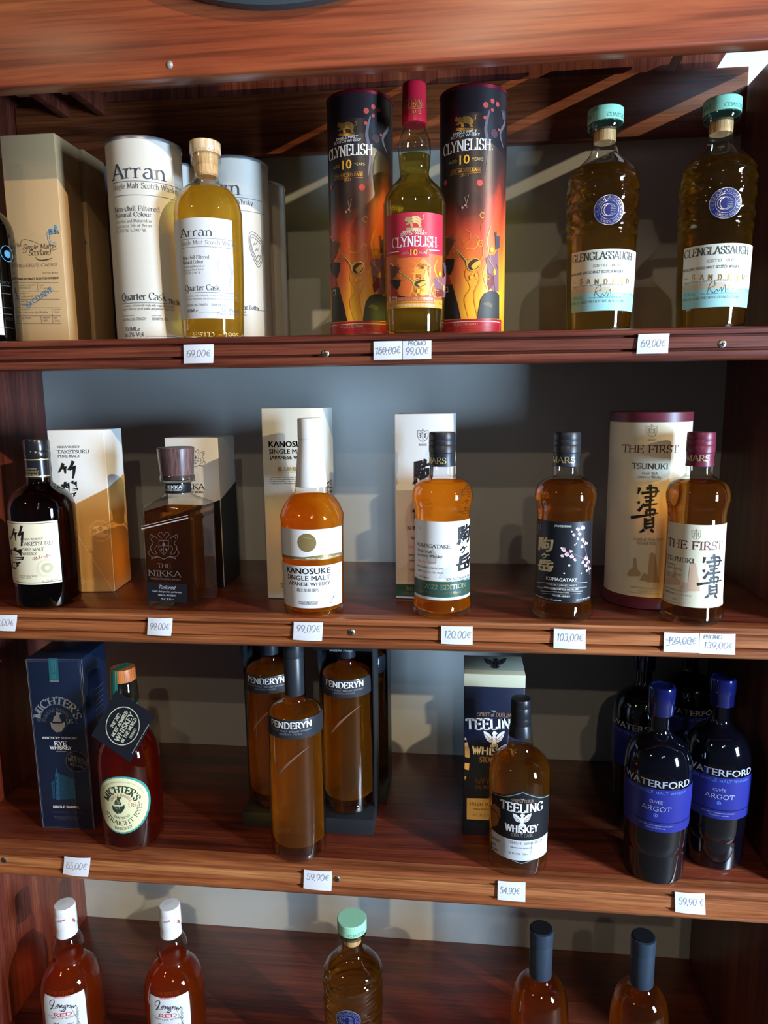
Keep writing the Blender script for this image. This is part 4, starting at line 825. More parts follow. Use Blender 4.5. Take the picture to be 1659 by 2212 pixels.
k.line([tz(735, 1565), tz(1085, 2112)], .8, mat('#e5bf8b', .5)); k.line([tz(*p) for p in ((770, 2010), (800, 1995), (790, 2040), (820, 2010), (840, 2035), (860, 2015), (885, 2035))], .7, ck, 1, True)
lbuild(k, 'front_print', c, P, rz)
k = Ink(sd); k.fill_uv([(.0006, .0008), (.0815, .0008), (.0815, yr+.016), (.0006, yr)], CARAMEL, 0); lbuild(k, 'side_print', c, P, rz)

# ---- dark squat-shouldered bottle, left
def put(ref, base_px, z0, r_px):
    Pf = onz(ref[0] if base_px[0] is None else base_px[0], base_px[1], z0); return Pf.y + r_px*mpp(Pf)
ref = (92, 1117); y0 = put(ref, (103, 1318), Z2, 62)
x0, pr = axis_profile(ref, y0, [(1031, 26), (1042, 27), (1049, 35), (1058, 48), (1070, 59), (1085, 65.5), (1110, 67.5), (1252, 66), (1305, 65)])
base = (x0, y0, Z2); b = root('whisky_bottle', 'dark bottle with a black cap and cream label, before the white and caramel carton', 'bottle', base)
vessel(b, base, pr, glass('#b08a5a', '#1d120a', .16, 'amber_shadow_glass'), liquor('#7a3a12', .34, .05, 'mahogany_whisky'), zpx(ref, y0, 1046))
bk = mat('#1b1c20', .25, 0, .5, .6, 'black_cap'); r1 = 26.6*mpp(at(80, 965, y0)); za, zb_, zc = zpx(ref, y0, 1035), zpx(ref, y0, 988), zpx(ref, y0, 949)
turn('screw_cap', [(r1*.97, zb_), (r1, zb_+.001), (r1, zb_+.010), (r1*.97, zb_+.0108), (r1*.97, zb_+.0118), (r1*1.0, zb_+.0125), (r1, zc-.003), (r1*.95, zc), (.001, zc)], base, bk, b, 0)
bd = turn('neck_band', [(r1*.93, za), (r1*.98, za+.0003), (r1*.98, zb_-.0002), (r1*.9, zb_-.0001)], base, bk, b, 0)
k = Ink(Turned(x0, y0, [(r1*.98, za), (r1*.98, zb_)], r1)); 
for yy in (993, 1029): v = k.f.hit(84, yy)[1]; k.rect(-1.5*r1, 1.5*r1, v-.0008, v+.0008, PALEGOLD)
k.t('NIKKA WHISKY', 59, 80, 1014, 3, PALEGOLD, 'serif'); k.t('TAKETSURU', 58, 83, 1021, 4, PALEGOLD, 'serif'); k.t('PURE MALT', 60, 83, 1028, 4, PALEGOLD, 'serif'); k.build('lettering', bd, base)
k = Ink(Turned(x0, y0, pr, pr[-3][0])); rf = k.f.rr; tp, bt = k.f.hit(80, 1127)[1], k.f.hit(95, 1262)[1]; CREAM = mat('#ded6ba', .5, name='cream_paper'); ub = k.f.hit(139, 1190)[0]
k.rect(-1.5*rf, ub, bt, tp, CREAM); 
for vv in (tp-.0028, bt+.0030): k.ribbon([(-1.5*rf+(ub+1.5*rf)*i/24, vv) for i in range(25)], .0007, INK)
lz = lambda x, y: (x/4.4233, y/4.4233+800)
k.t('NIKKA WHISKY', lz(200, 0)[0], lz(414, 0)[0], lz(0, 1622)[1], 4.4, INK, 'serif'); k.t('TAKETSURU', lz(205, 0)[0], lz(522, 0)[0], lz(0, 1672)[1], 8, INK, 'serif'); k.t('PURE MALT', lz(212, 0)[0], lz(424, 0)[0], lz(0, 1724)[1], 6, INK, 'serif'); k.t('WHISKY', lz(218, 0)[0], lz(354, 0)[0], lz(0, 1765)[1], 6, INK, 'serif')
kanji(k, TAKE[:6], lambda x, y: lz(172+(x-650)*.72, 1485+(y-866)*1.16), 4.8, mat('#17171a', .5)); k.t('鶴', lz(122, 0)[0], lz(240, 0)[0], lz(0, 1884)[1], 43, mat('#17171a', .5), 'brush')
k.line([lz(*p) for p in ((310, 1810), (330, 1785), (328, 1815), (350, 1780), (345, 1812), (370, 1790), (385, 1765), (380, 1800), (410, 1775), (430, 1785), (455, 1755), (450, 1785), (490, 1750))], .8, mat('#8c3a44', .5), 1, True)
sg = mat('#bdb894', .5)
for rr_ in (19.5, 17): k.disc(*lz(445, 1888), rr_, sg, 1, None, rr_-.7)
k.disc(*lz(455, 1885), 12, sg, 1, 11); k.disc(*lz(455, 1885), 5, CREAM, 2)
k.t('SELECTED NIKKA WHISKY', lz(195, 0)[0], lz(364, 0)[0], lz(0, 1972)[1], 3, INKG, 'fine'); k.t('alc.43% WHISKY', lz(402, 0)[0], lz(590, 0)[0], lz(0, 2012)[1], 4, INKG, 'fine'); k.t('TOKYO, JAPAN', lz(200, 0)[0], lz(300, 0)[0], lz(0, 1990)[1], 3, INKG, 'fine'); k.build('front_label', b, base)

# ---- white over black carton with a crest
ztn = at(400, 946, .16).z; c, P, fr, sd = carton('white-topped black carton with an engraved crest, behind the square decanter', -.418, -.3255, .160, .086, ztn, WHC, 0)
nz = lambda x, y: (x/2.9625, y/2.9625+780); W_ = .0925; k = Ink(fr); va = fr.hit(*nz(1385, 888))[1]; vb_ = fr.hit(*nz(1340, 902)); sl = .30; yl = va-sl*W_*1.0
k.fill_uv([(-W_+.0006, .0008), (-.0006, .0008), (-.0006, va), (-W_+.0006, va-.030)], BLKC, 0)
def crest(k, cx, cy, s_, m):
    P_ = lambda a: [(cx+x*s_, cy+y*s_) for x, y in a]
    k.line(P_(((-7, -10), (-7, 3), (0, 11), (7, 3), (7, -10), (-7, -10))), .9, m); k.line(P_(((0, -10), (0, 10))), .6, m); k.line(P_(((-7, -2), (7, -2))), .6, m)
    for sg_ in (-1, 1):
        k.line(P_([(sg_*x, y) for x, y in ((9, -12), (14, -16), (18, -11), (15, -6), (19, 0), (16, 8), (10, 10), (13, 2), (9, -3))]), .9, m, 1, True)
        k.line(P_([(sg_*x, y) for x, y in ((14, -16), (19, -18), (20, -12))]), .8, m, 1, True); k.line(P_([(sg_*x, y) for x, y in ((18, 2), (22, 8), (17, 14), (8, 13))]), .8, m, 1, True); k.line(P_([(sg_*x, y) for x, y in ((3, -13), (8, -18), (4, -22), (0, -16))]), .8, m, 1, True)
    k.line(P_(((-18, 17), (-8, 14), (0, 17), (8, 14), (18, 17))), 1.2, m, 1, True); k.disc(cx, cy-4*s_, 2.2*s_, m); k.disc(cx-3.4*s_, cy+3*s_, 1.4*s_, m); k.disc(cx+3.4*s_, cy+3*s_, 1.4*s_, m)
crest(k, 423, 992, .95, INKG); k.t('THE', 400, 422, 1038.5, 9.5, INK, 'serif'); k.t('NIKKA', 384, 442, 1057, 12, INK, 'serif'); k.t('PREMIUM BLENDED WHISKY', 372, 441, 1065, 4.5, INK, 'serif'); lbuild(k, 'front_print', c, P, 0)
k = Ink(sd); k.fill_uv([(.0006, .0008), (.0855, .0008), (.0855, va+.022), (.0006, va)], BLKC, 0); lbuild(k, 'side_print', c, P, 0)

# ---- square decanter
rz = R(-6); zn = lambda py: at(381, py, .05).z
Pf = onz(424, 1323, Z2); wq = .084; ctr = Vector((Pf.x, Pf.y, 0)) - Matrix.Rotation(rz, 3, 'Z') @ Vector((wq/2, -wq/2, 0)); base = (ctr.x, ctr.y, Z2); y0 = ctr.y
b = root('decanter', 'square cut-glass whisky decanter with a flared brown stopper and slanted shoulder', 'decanter', base, None, 0)
def zq(py): return zpx((381, 1190), y0, py)
zs0, zs1, zn0 = zq(1124), zq(1090), zq(1068)
def sq(t, z):
    """square section with rounded corners, turned by rz; unit = half width along the axes"""
    a = t-rz; cx_, sx_ = abs(math.cos(a)), abs(math.sin(a)); n_ = 14; s_ = (cx_**n_+sx_**n_)**(-1/n_)
    f_ = min(1, max(0, (z-zs1)/(zn0-zs1))); s_ = s_*(1-f_)+f_
    u = math.sin(a)*s_
    lim = zs0+.010+(.020*u if abs(math.cos(a)) > .70 else .0)
    return s_*(.965 if z > lim and f_ < .3 else 1)
h_ = wq/2; rn = 27.5*mpp(at(372, 1050, y0)); prq = [(rn, zq(1042)), (rn, zq(1064)), (rn*1.12, zn0), (h_*.80, zq(1080)), (h_*.97, zs1+.003), (h_, zs1-.003), (h_*1.0, zs0), (h_, zs0-.01), (h_, zs0-.05), (h_, Z2+.02), (h_, Z2+.006)]
z_, q_ = Z2, sorted([(r, z) for r, z in prq], key=lambda a: a[1])
qs = [(h_*.90, Z2+.0004), (h_*.985, Z2+.003)]+[(float(np.interp(z, [b_ for a_, b_ in q_], [a_ for a_, b_ in q_])), z) for z in np.linspace(Z2+.006, zq(1042), 70)]
bm = bmesh.new(); lathe(bm, [(r, z-Z2) for r, z in qs], 112, lambda t, z: sq(t, z+Z2), True, False); bmesh.ops.recalc_face_normals(bm, faces=bm.faces); finish('glass', bm, CLEAR, b, ang=30)
qi = [(r-.0012, z) for r, z in qs if Z2+.020 < z < zq(1096)]; qi = [(qi[0][0]*.7, Z2+.012), (qi[0][0]*.97, Z2+.0165)]+qi
bm = bmesh.new(); lathe(bm, [(r, z-Z2) for r, z in qi], 112, lambda t, z: sq(t, z+Z2), True, True); bmesh.ops.recalc_face_normals(bm, faces=bm.faces); finish('whisky', bm, liquor('#cc7c1e', .38, .045, 'copper_whisky'), b, ang=30)
m1 = mpp(at(370, 990, y0)); turn('stopper', [(30*m1, zq(1036)), (34*m1, zq(1034)), (35.5*m1, zq(1022)), (39*m1, zq(975)), (39.6*m1, zq(968)), (38*m1, zq(966)), (30*m1, zq(967.5)), (.001, zq(967.5))], base, wood('walnut_stopper', 'z', '#3c2a28', '#5c4442', '#7a605c', .22, 2, .7), b, 0)
turn('glass_collar', [(28*m1, zq(1042)), (36*m1, zq(1040)), (37.5*m1, zq(1036)), (37*m1, zq(1029)), (35.5*m1, zq(1025)), (30*m1, zq(1025))], base, glass('#d8dcd8', '#767c78', .3, 'decanter_collar_glass'), b, 0)
nb = turn('neck_band', [(rn*1.02, zq(1063)), (rn*1.03, zq(1062.5)), (rn*1.03, zq(1044)), (rn*1.0, zq(1043.5))], base, BLKC, b, 0)
k = Ink(Turned(base[0], base[1], [(rn*1.03, zq(1063)), (rn*1.03, zq(1043))], rn)); k.t('THE NIKKA', 347, 393, 1056, 7, INKW, 'serif'); k.t('PREMIUM BLENDED WHISKY', 352, 392, 1060.5, 3, INKW, 'serif'); k.build('lettering', nb, base)
U = Vector((math.cos(rz), math.sin(rz), 0)); N = Vector((math.sin(rz), -math.cos(rz), 0)); O = Vector((base[0], base[1], Z2))+N*(h_+.0006)
k = Ink(Flat(O, U)); 
k.fill([nz(*p) for p in ((937, 1412), (1200, 1428), (1202, 1546), (945, 1533))], mat('#1a1b20', .4), 0); pl = mat('#c9ccd2', .4); fo = mat('#7d7472', .3, .3)
k.t('Tailored', nz(1012, 0)[0], nz(1122, 0)[0], nz(0, 1458)[1], 8, pl, 'italic', 2); k.t('Tailor-designed to perfection', nz(975, 0)[0], nz(1162, 0)[0], nz(0, 1480)[1], 3.6, pl, 'serif', 2); k.t('NIKKA WHISKY', nz(1014, 0)[0], nz(1126, 0)[0], nz(0, 1504)[1], 3.8, pl, 'serif', 2); k.t('ウイスキー', nz(1032, 0)[0], nz(1114, 0)[0], nz(0, 1530)[1], 5.5, pl, 'cjk', 2)
crest(k, 354, 1182, 1.5, fo); k.t('THE', nz(1008, 0)[0], nz(1094, 0)[0], nz(0, 1322)[1], 9, fo, 'serif'); k.t('NIKKA', nz(950, 0)[0], nz(1160, 0)[0], nz(0, 1378)[1], 13, fo, 'serif'); k.t('PREMIUM BLENDED WHISKY', nz(965, 0)[0], nz(1158, 0)[0], nz(0, 1400)[1], 3.6, fo, 'serif')
edge = mat('#e9dfcf', .15, .3, .8); a_, b_ = k.f.hit(*nz(892, 1074)), k.f.hit(*nz(1205, 1004)); a_ = (max(a_[0], -h_*.97), a_[1]); b_ = (min(b_[0], h_*.97), b_[1]); k.ribbon([a_, b_], .0016, edge, 1); k.ribbon([(a_[0], a_[1]+.004), (b_[0], b_[1]+.004)], .0007, edge, 1)
k.build('front_plate', b, base)

# ---- pearl carton with gold glow and the white-necked bottle
ztk = at(630, 881, .10).z; c, P, fr, sd = carton('tall pearl-white carton with bold black capitals, behind the white-necked bottle', -.2318, -.1345, .098, .085, ztk, mat('#dcd9ca', .3, .15, .6, 0, 'pearl_card'), 0)
kz = lambda x, y: (x/3.0164+530, y/3.0164+840); k = Ink(fr); nk = mat('#1d2026', .45)
k.t('KANOSUKE', kz(154, 0)[0], None, kz(0, 379)[1], 13, nk, 'heavy', 1, 0, 1.0); k.t('SINGLE MALT', kz(156, 0)[0], None, kz(0, 423)[1], 10, nk, 'sansb', 1, 0, 1.05); k.t('JAPANESE WHISKY', kz(158, 0)[0], None, kz(0, 459)[1], 7.8, nk, 'sansb', 1, 0, 1.05)
k.t('嘉之助蒸溜所', kz(210, 0)[0], kz(400, 0)[0], kz(0, 533)[1], 9, mat('#b7954e', .4, .3), 'cjk'); pg = mat('#b9b19a', .5); k.t('FOUNDED IN HIOKI', kz(210, 0)[0], kz(330, 0)[0], kz(0, 547)[1], 2.4, pg)
para(k, kz(160, 0)[0], kz(460, 0)[0], kz(0, 581)[1], 4, 4.3, 2.6, pg, 1, 'sansb', ['KANOSUKE DISTILLERY IS THE BIRTHPLACE', 'OF MY GRANDFATHER, KANOSUKE, WHO', "RELEASED JAPAN'S FIRST CASK AGED SHOCHU", 'MELLOWED KOZURU']); k.t('DISTILLED AND BOTTLED', kz(228, 0)[0], kz(420, 0)[0], kz(0, 1277)[1], 3.4, INK, 'sansb'); k.t('IN KAGOSHIMA, JAPAN', kz(238, 0)[0], kz(420, 0)[0], kz(0, 1294)[1], 3.4, INK, 'sansb'); lbuild(k, 'front_print', c, P, 0)
k = Ink(sd); zb_ = ztk-Z2
for i, s_ in enumerate(('KANOSUKE', 'SINGLE MALT')):                                                        # lettering that climbs the side
    st, tw = strokes_of(s_, 'caps'); H = .020-.004*i
    for pts, ws in st: k.ribbon([(.020+.026*i+b_*H, zb_-.118-a_*H) for a_, b_ in pts], [x*H for x in ws], nk, 1)
lbuild(k, 'side_print', c, P, 0)
ref = (674, 1110); y0 = put(ref, (681, 1334), Z2, 58)
x0, pr = axis_profile(ref, y0, [(1048, 34), (1060, 36), (1071, 47), (1084, 57.5), (1100, 65), (1109, 68.2), (1114, 68.6), (1118, 68.2), (1135, 67), (1210, 65.5), (1300, 63.5), (1322, 61)])
base = (x0, y0, Z2); b = root('whisky_bottle', 'orange-gold bottle with a long white neck sleeve and white label with a gold sun', 'bottle', base)
vessel(b, base, pr, CLEAR, liquor('#f9a41c', .42, .19, 'orange_whisky'), zpx(ref, y0, 1069))
q = lambda py, h: (h*mpp(at(670, py, y0)), zpx(ref, y0, py)); WHM = mat('#e6e4e0', .4, name='white_sleeve')
turn('neck_sleeve', [q(1050, 33.8), q(1049, 34.4), q(1000, 30.3), q(949, 25.6), q(948, 26.4), q(945, 26.8), q(905, 26.4), q(903, 25.5), (.001, zpx(ref, y0, 902.4))], base, WHM, b, 0)
k = Ink(Turned(x0, y0, pr, pr[-3][0])); rf = k.f.rr; WP = mat('#dfdedd', .5, name='white_paper'); ua, ub = -1.42*rf, 1.36*rf
k.rect(ua, ub, k.f.hit(674, 1210)[1], k.f.hit(674, 1144)[1], WP); k.rect(ua, ub, k.f.hit(676, 1314)[1], k.f.hit(676, 1223)[1], WP)
gd = mat('#a8925e', .3, .5); k.disc(*kz(400, 1003), 20.5, gd, 1); k.line([kz(345, 965), kz(400, 970), kz(450, 980)], [.4, 1.2, .4], PALEGOLD, 2, True)
k.fill([kz(*p) for p in ((238, 1070), (300, 1088), (380, 1096), (440, 1090), (520, 1076), (628, 1060), (630, 1086), (540, 1104), (430, 1116), (330, 1110), (246, 1092))], gd, 1); k.t('MELLOW LAND, MELLOW WHISKY', kz(395, 0)[0], kz(610, 0)[0], kz(0, 1106)[1], 2.6, LILY, 'sansb', 2)
k.t('KANOSUKE', kz(276, 0)[0], kz(552, 0)[0], kz(0, 1208)[1], 13.5, nk, 'heavy'); k.t('SINGLE MALT', kz(280, 0)[0], kz(552, 0)[0], kz(0, 1250)[1], 11, nk, 'sansb'); k.t('JAPANESE WHISKY', kz(284, 0)[0], kz(552, 0)[0], kz(0, 1285)[1], 8.5, nk, 'sansb'); k.t('嘉之助蒸溜所', kz(337, 0)[0], kz(480, 0)[0], kz(0, 1321)[1], 7, mat('#77746d', .4), 'cjk')
k.line([kz(*p) for p in ((548, 1360), (560, 1350), (556, 1398), (572, 1350), (572, 1365), (580, 1322), (576, 1352), (586, 1345), (590, 1352), (600, 1344))], .8, INKG, 1, True); k.t('DISTILLED AND BOTTLED', kz(348, 0)[0], kz(475, 0)[0], kz(0, 1394)[1], 3, INK, 'sansb'); k.t('IN KAGOSHIMA, JAPAN', kz(352, 0)[0], kz(470, 0)[0], kz(0, 1406)[1], 3, INK, 'sansb'); k.build('front_labels', b, base)

# ---- white carton with green foot, and the copper bottle
ztm = at(915, 894, .108).z; rz = R(-3.5); c, P, fr, sd = carton('white carton with crest, brush characters and dark green foot, behind the copper-gold bottle', -.0245, .0655, .108, .085, ztm, mat('#dcdcd8', .32, 0, .6, 0, 'gloss_white_card'), rz)
k = Ink(fr)
def shield(k, cx, cy, s_, m, txt=True):
    P_ = lambda a: [(cx+x*s_, cy+y*s_) for x, y in a]
    k.line(P_(((-12, -12), (-4, -10), (0, -14), (4, -10), (12, -12), (12, 2), (8, 9), (0, 14), (-8, 9), (-12, 2), (-12, -12))), .8, m, 1); k.line(P_(((0, -16), (0, 11))), .8, m, 1); k.line(P_(((-4, -8), (-1, -5), (0, -9))), .7, m, 1)
    for sg_ in (-1, 1): k.line(P_([(sg_*x, y) for x, y in ((8, -6), (4, -3), (7, 0), (4, 3), (8, 5))]), [1.2, 2, 1, 1.6, .8], m, 1, True)
    if txt: k.t('MARS', cx-9*s_, cx+9*s_, cy+23*s_, 4.6*s_, m, 'serif')
k_g = mat('#50504c', .4); shield(k, 914, 941, .95, k_g); k.t('駒', 891.0, 937.0, 1042.0, 50.0, mat('#17171a', .5), 'brush', 3); k.t('ヶ', 901.4, 926.6, 1069.5, 25.0, mat('#17171a', .5), 'brush', 3); k.t('岳', 891.0, 937.0, 1117.0, 42.5, mat('#17171a', .5), 'brush', 3)
k.t('KOMAGATAKE', kz(1056, 0)[0], None, kz(0, 918)[1], 8.5, INK, 'serif'); k.t('Japanese Whisky', kz(1078, 0)[0], None, kz(0, 977)[1], 6, INK, 'serif'); k.t('Non-Chill Filtered', kz(1062, 0)[0], None, kz(0, 1036)[1], 6, mat('#c98a78', .5), 'italic'); k.t('MARS SHINSHU DISTILLERY', kz(1066, 0)[0], None, kz(0, 1087)[1], 4, INK, 'serif'); k.t('HOMBO SHUZO CO., LTD.', kz(1068, 0)[0], None, kz(0, 1123)[1], 3.4, INK, 'serif'); k.t('50% ALC by VOL 700ml', kz(1072, 0)[0], None, kz(0, 1188)[1], 6, INK, 'serif')
k.fill([kz(*p) for p in ((992, 1180), (1050, 1140), (1090, 1100), (1140, 1070), (1200, 1150), (1200, 1250), (995, 1250))], mat('#c9c7c1', .4), 0); gv, g2 = k.f.hit(*kz(1040, 1272))[1], k.f.hit(*kz(1040, 1352))[1]; GRN = mat('#2c5148', .4, name='forest_ink'); k.rect(-.0895, -.0005, g2, gv, GRN, 0); k.t('2022 EDITION', kz(1048, 0)[0], None, kz(0, 1312)[1], 7, PALEGOLD, 'serif'); k.t('Distilled and Matured in Miyada', kz(1016, 0)[0], None, kz(0, 1334)[1], 5, GOLD, 'italic'); lbuild(k, 'front_print', c, P, rz)
MARS_S = [(1004, 27.5), (1012, 27), (1024, 28), (1030, 34), (1037, 47), (1046, 58), (1058, 63.5), (1072, 65.2), (1086, 63.5), (1096, 60.8), (1108, 59.4), (1124, 59), (1200, 58.6), (1284, 59.5), (1304, 61), (1326, 63)]
def foot_cs(zb):
    def f(t, z):
        e = max(0, min(1, (zb+.045-z)/.035)); return 1+e*.035*math.cos(4*t)
    return f
def mars_bottle(lab, ref, base_px, dy, capc, liq, rpx=62):
    y0 = put(ref, base_px, Z2, rpx); x0, pr = axis_profile((ref[0], ref[1]), y0, [(p+dy, h) for p, h in MARS_S]); base = (x0, y0, Z2); b = root('whisky_bottle', lab, 'bottle', base)
    cs = foot_cs(Z2); vessel(b, base, pr, CLEAR, liq, zpx(ref, y0, 1039+dy), cs, .0007, .010, 72)
    q = lambda py, h: (h*mpp(at(ref[0], py+dy, y0)), zpx(ref, y0, py+dy)); cm = mat(capc, .38)
    cp = turn('screw_cap', [q(1006, 28.5), q(1005.5, 29.2), q(990, 27.6), q(978, 28.6), q(977, 27.6), q(976, 29.2), q(962, 29.4), q(961.2, 28.8), q(960, 29.2), q(950, 29.2), q(949.2, 28.7), q(948, 29.1), q(936, 28.8), q(933, 27.5), (.001, zpx(ref, y0, 932.8+dy))], base, cm, b, 0)
    k = Ink(Turned(x0, y0, [q(1006, 28.8), q(990, 28.2), q(978, 28.4)], q(990, 28)[0])); k.surf_q = q
    return b, base, x0, y0, pr, cp, k
cob = liquor('#f8a01c', .42, .19, 'copper_gold_whisky')
b, base, x0, y0, pr, cp, k = mars_bottle('copper-gold waisted bottle with black cap, white label and dark green date band', (955, 1205), (958, 1341), 0, '#26262a', cob)
k.t('MARS', 921, 964, 1001.5, 12.5, PALEGOLD, 'serif'); k.build('lettering', cp, base)
k = Ink(Turned(x0, y0, pr, pr[-4][0])); rf = k.f.rr; tp, bt = k.f.hit(955, 1127)[1], k.f.hit(958, 1297)[1]; ua, ub = k.f.hit(897.5, 1200)[0]*1.08, k.f.hit(1013, 1200)[0]*1.05
k.rect(ua, ub, bt, tp, WP); g1, g2 = k.f.hit(957, 1257)[1], k.f.hit(957, 1291)[1]; k.rect(ua, ub, g2, g1, GRN, 1); k.rect(ua, ub, g1, g1+.0006, PALEGOLD, 1); k.t('2022 EDITION', kz(1168, 0)[0], kz(1432, 0)[0], kz(0, 1306)[1], 9.5, PALEGOLD, 'serif', 2); k.t('Distilled and Matured in Miyada, Nagano', kz(1128, 0)[0], kz(1455, 0)[0], kz(0, 1338)[1], 5.5, GOLD, 'italic', 2)
k.fill([kz(*p) for p in ((1260, 1235), (1285, 1180), (1330, 1150), (1380, 1165), (1440, 1190), (1458, 1240))], mat('#c4c8c6', .5), 1); k.fill([kz(*p) for p in ((1180, 1080), (1225, 1042), (1250, 1085), (1245, 1135), (1200, 1140))], mat('#bfbcb6', .5), 1)
k.t('KOMAGATAKE', kz(1124, 0)[0], kz(1335, 0)[0], kz(0, 1038)[1], 8, INK, 'serif', 2); k.t('Single Malt', kz(1124, 0)[0], kz(1222, 0)[0], kz(0, 1066)[1], 6, INK, 'serif', 2); k.t('Japanese Whisky', kz(1124, 0)[0], kz(1284, 0)[0], kz(0, 1098)[1], 6, INK, 'serif', 2); k.t('Non-Chill Filtered', kz(1126, 0)[0], kz(1240, 0)[0], kz(0, 1135)[1], 5, mat('#d08a78', .5), 'italic', 2); k.t('MARS SHINSHU DISTILLERY', kz(1124, 0)[0], kz(1292, 0)[0], kz(0, 1172)[1], 3.6, INK, 'serif', 2); k.t('HOMBO SHUZO CO., LTD., JAPAN', kz(1124, 0)[0], kz(1290, 0)[0], kz(0, 1200)[1], 3.2, INK, 'serif', 2); k.t('ウイスキー', kz(1126, 0)[0], kz(1198, 0)[0], kz(0, 1232)[1], 5, INK, 'cjk', 2); k.t('50% ALC by VOL 700ml', kz(1306, 0)[0], kz(1458, 0)[0], kz(0, 1242)[1], 5, INK, 'serif', 2)
k.t('駒', 985.0, 1015.0, 1171.0, 38.0, mat('#17171a', .5), 'brush', 3); k.t('ヶ', 991.8, 1008.2, 1191.9, 19.0, mat('#17171a', .5), 'brush', 3); k.t('岳', 985.0, 1015.0, 1228.0, 32.3, mat('#17171a', .5), 'brush', 3); k.disc(*kz(1136, 905), 4.5, mat('#cfcdc8', .5), 1); k.build('front_label', b, base)
k = Ink(Turned(x0, y0, pr, pr[-4][0]), .0006); emb = mat('#5e2f0c', .12, 0, .8); kanji(k, KOMA, lambda x, y: kz(1385+(x-1360)*.85, 625+(y-890)*.64), 2.6, emb, 0); k.build('embossed_characters', b, base)

# ---- black-labelled twin
b, base, x0, y0, pr, cp, k = mars_bottle('waisted amber bottle with a black label bearing a pink cherry blossom branch', (1217, 1213), (1215, 1348), 0, '#25272b', liquor('#d98a2c', .36, .06, 'amber_whisky'), 63)
mz2 = lambda x, y: (x/2.9678+1100, y/2.9678+840)
k.t('MARS', mz2(270, 0)[0], mz2(420, 0)[0], mz2(0, 475)[1], 12.5, PALEGOLD, 'serif'); k.build('lettering', cp, base)
k = Ink(Turned(x0, y0, pr, pr[-4][0])); tp, bt = k.f.hit(*mz2(340, 853))[1], k.f.hit(*mz2(330, 1370))[1]; ua, ub = k.f.hit(*mz2(158, 1100))[0]*1.06, k.f.hit(*mz2(522, 1100))[0]*1.06; BLB = mat('#17191f', .42, name='black_paper')
k.rect(ua, ub, bt, tp, BLB); pw = mat('#d9d6cf', .5); shield(k, *mz2(183, 890), .55, mat('#9a9aa0', .4)); k.t('JAPANESE SPRING', mz2(288, 0)[0], mz2(398, 0)[0], mz2(0, 887)[1], 4.6, pw, 'sansb'); k.t('駒', 1162.5, 1195.5, 1188.8, 28.8, mat('#cfc19a', .5), 'brush', 3); k.t('ヶ', 1169.9, 1188.1, 1204.6, 14.4, mat('#cfc19a', .5), 'brush', 3); k.t('岳', 1162.5, 1195.5, 1232.0, 24.5, mat('#cfc19a', .5), 'brush', 3)
k.t('KOMAGATAKE', mz2(238, 0)[0], mz2(434, 0)[0], mz2(0, 1234)[1], 7.6, pw, 'heavy'); k.t('SINGLE MALT JAPANESE WHISKY', mz2(238, 0)[0], mz2(432, 0)[0], mz2(0, 1266)[1], 4.6, pw, 'sans'); k.t('MARS KOMAGATAKE DISTILLERY', mz2(226, 0)[0], mz2(442, 0)[0], mz2(0, 1292)[1], 4.4, pw, 'heavy'); k.t('NON-CHILL FILTERED', mz2(283, 0)[0], mz2(385, 0)[0], mz2(0, 1308)[1], 3, pw, 'sans'); k.t('マルス駒ヶ岳蒸溜所', mz2(278, 0)[0], mz2(390, 0)[0], mz2(0, 1333)[1], 4, pw, 'cjk'); k.t('HOMBO SHUZO CO., LTD., JAPAN', mz2(166, 0)[0], mz2(332, 0)[0], mz2(0, 1350)[1], 3, pw, 'sansb'); k.t('48% ALC BY VOL 700ml', mz2(428, 0)[0], mz2(512, 0)[0], mz2(0, 1352)[1], 3.4, pw, 'sansb')
for y, xa, xb in ((1241, 180, 498), (1272, 180, 495), (1298, 206, 470), (1313, 214, 455)): k.line([mz2(xa+(xb-xa)*i/8, y-6*abs(i/4-1)**2+3) for i in range(9)], .6, pw)
wd = mat('#6e5a62', .5); PK = mat('#d9aab4', .5); PK2 = mat('#b97f90', .5); PWH = mat('#eee4e4', .5)
k.line([mz2(*p) for p in ((512, 1190), (500, 1090), (480, 1000), (470, 900))], [2.6, 2.2, 1.6, 1], wd, 1, True); k.line([mz2(*p) for p in ((495, 1100), (440, 1070), (360, 1040))], [2, 1.6, 1], wd, 1, True)
rnd = random.Random(3)
for fx, fy, r in ((470, 890, 5.4), (440, 900, 4.4), (415, 935, 3.6), (450, 930, 4), (470, 970, 5), (490, 990, 4.4), (465, 1010, 3.8), (440, 960, 3.4), (350, 1030, 5), (370, 1060, 5), (340, 1070, 3.6), (400, 1075, 4.6), (420, 1095, 3.6), (395, 1040, 3.4), (490, 1085, 5), (505, 1110, 5), (490, 1130, 4.4), (512, 1150, 4), (470, 1110, 3.8), (495, 1165, 3), (420, 1000, 1.8), (400, 915, 2), (430, 990, 1.6), (384, 1132, 2.4), (352, 1182, 1.8), (460, 1182, 1.8), (335, 1020, 2)):
    c_ = mz2(fx, fy)
    if r > 3:
        for j in range(5): a_ = 2*math.pi*j/5+rnd.random(); k.disc(c_[0]+r*.55*math.cos(a_), c_[1]+r*.55*math.sin(a_), r*.5, (PWH, PK, PWH, PK, PK2)[j], 2, None, 0, 10)
        k.disc(c_[0], c_[1], r*.2, PK2, 3, None, 0, 8)
    else: k.disc(c_[0], c_[1], r, PWH, 2, None, 0, 10)
k.build('front_label', b, base)

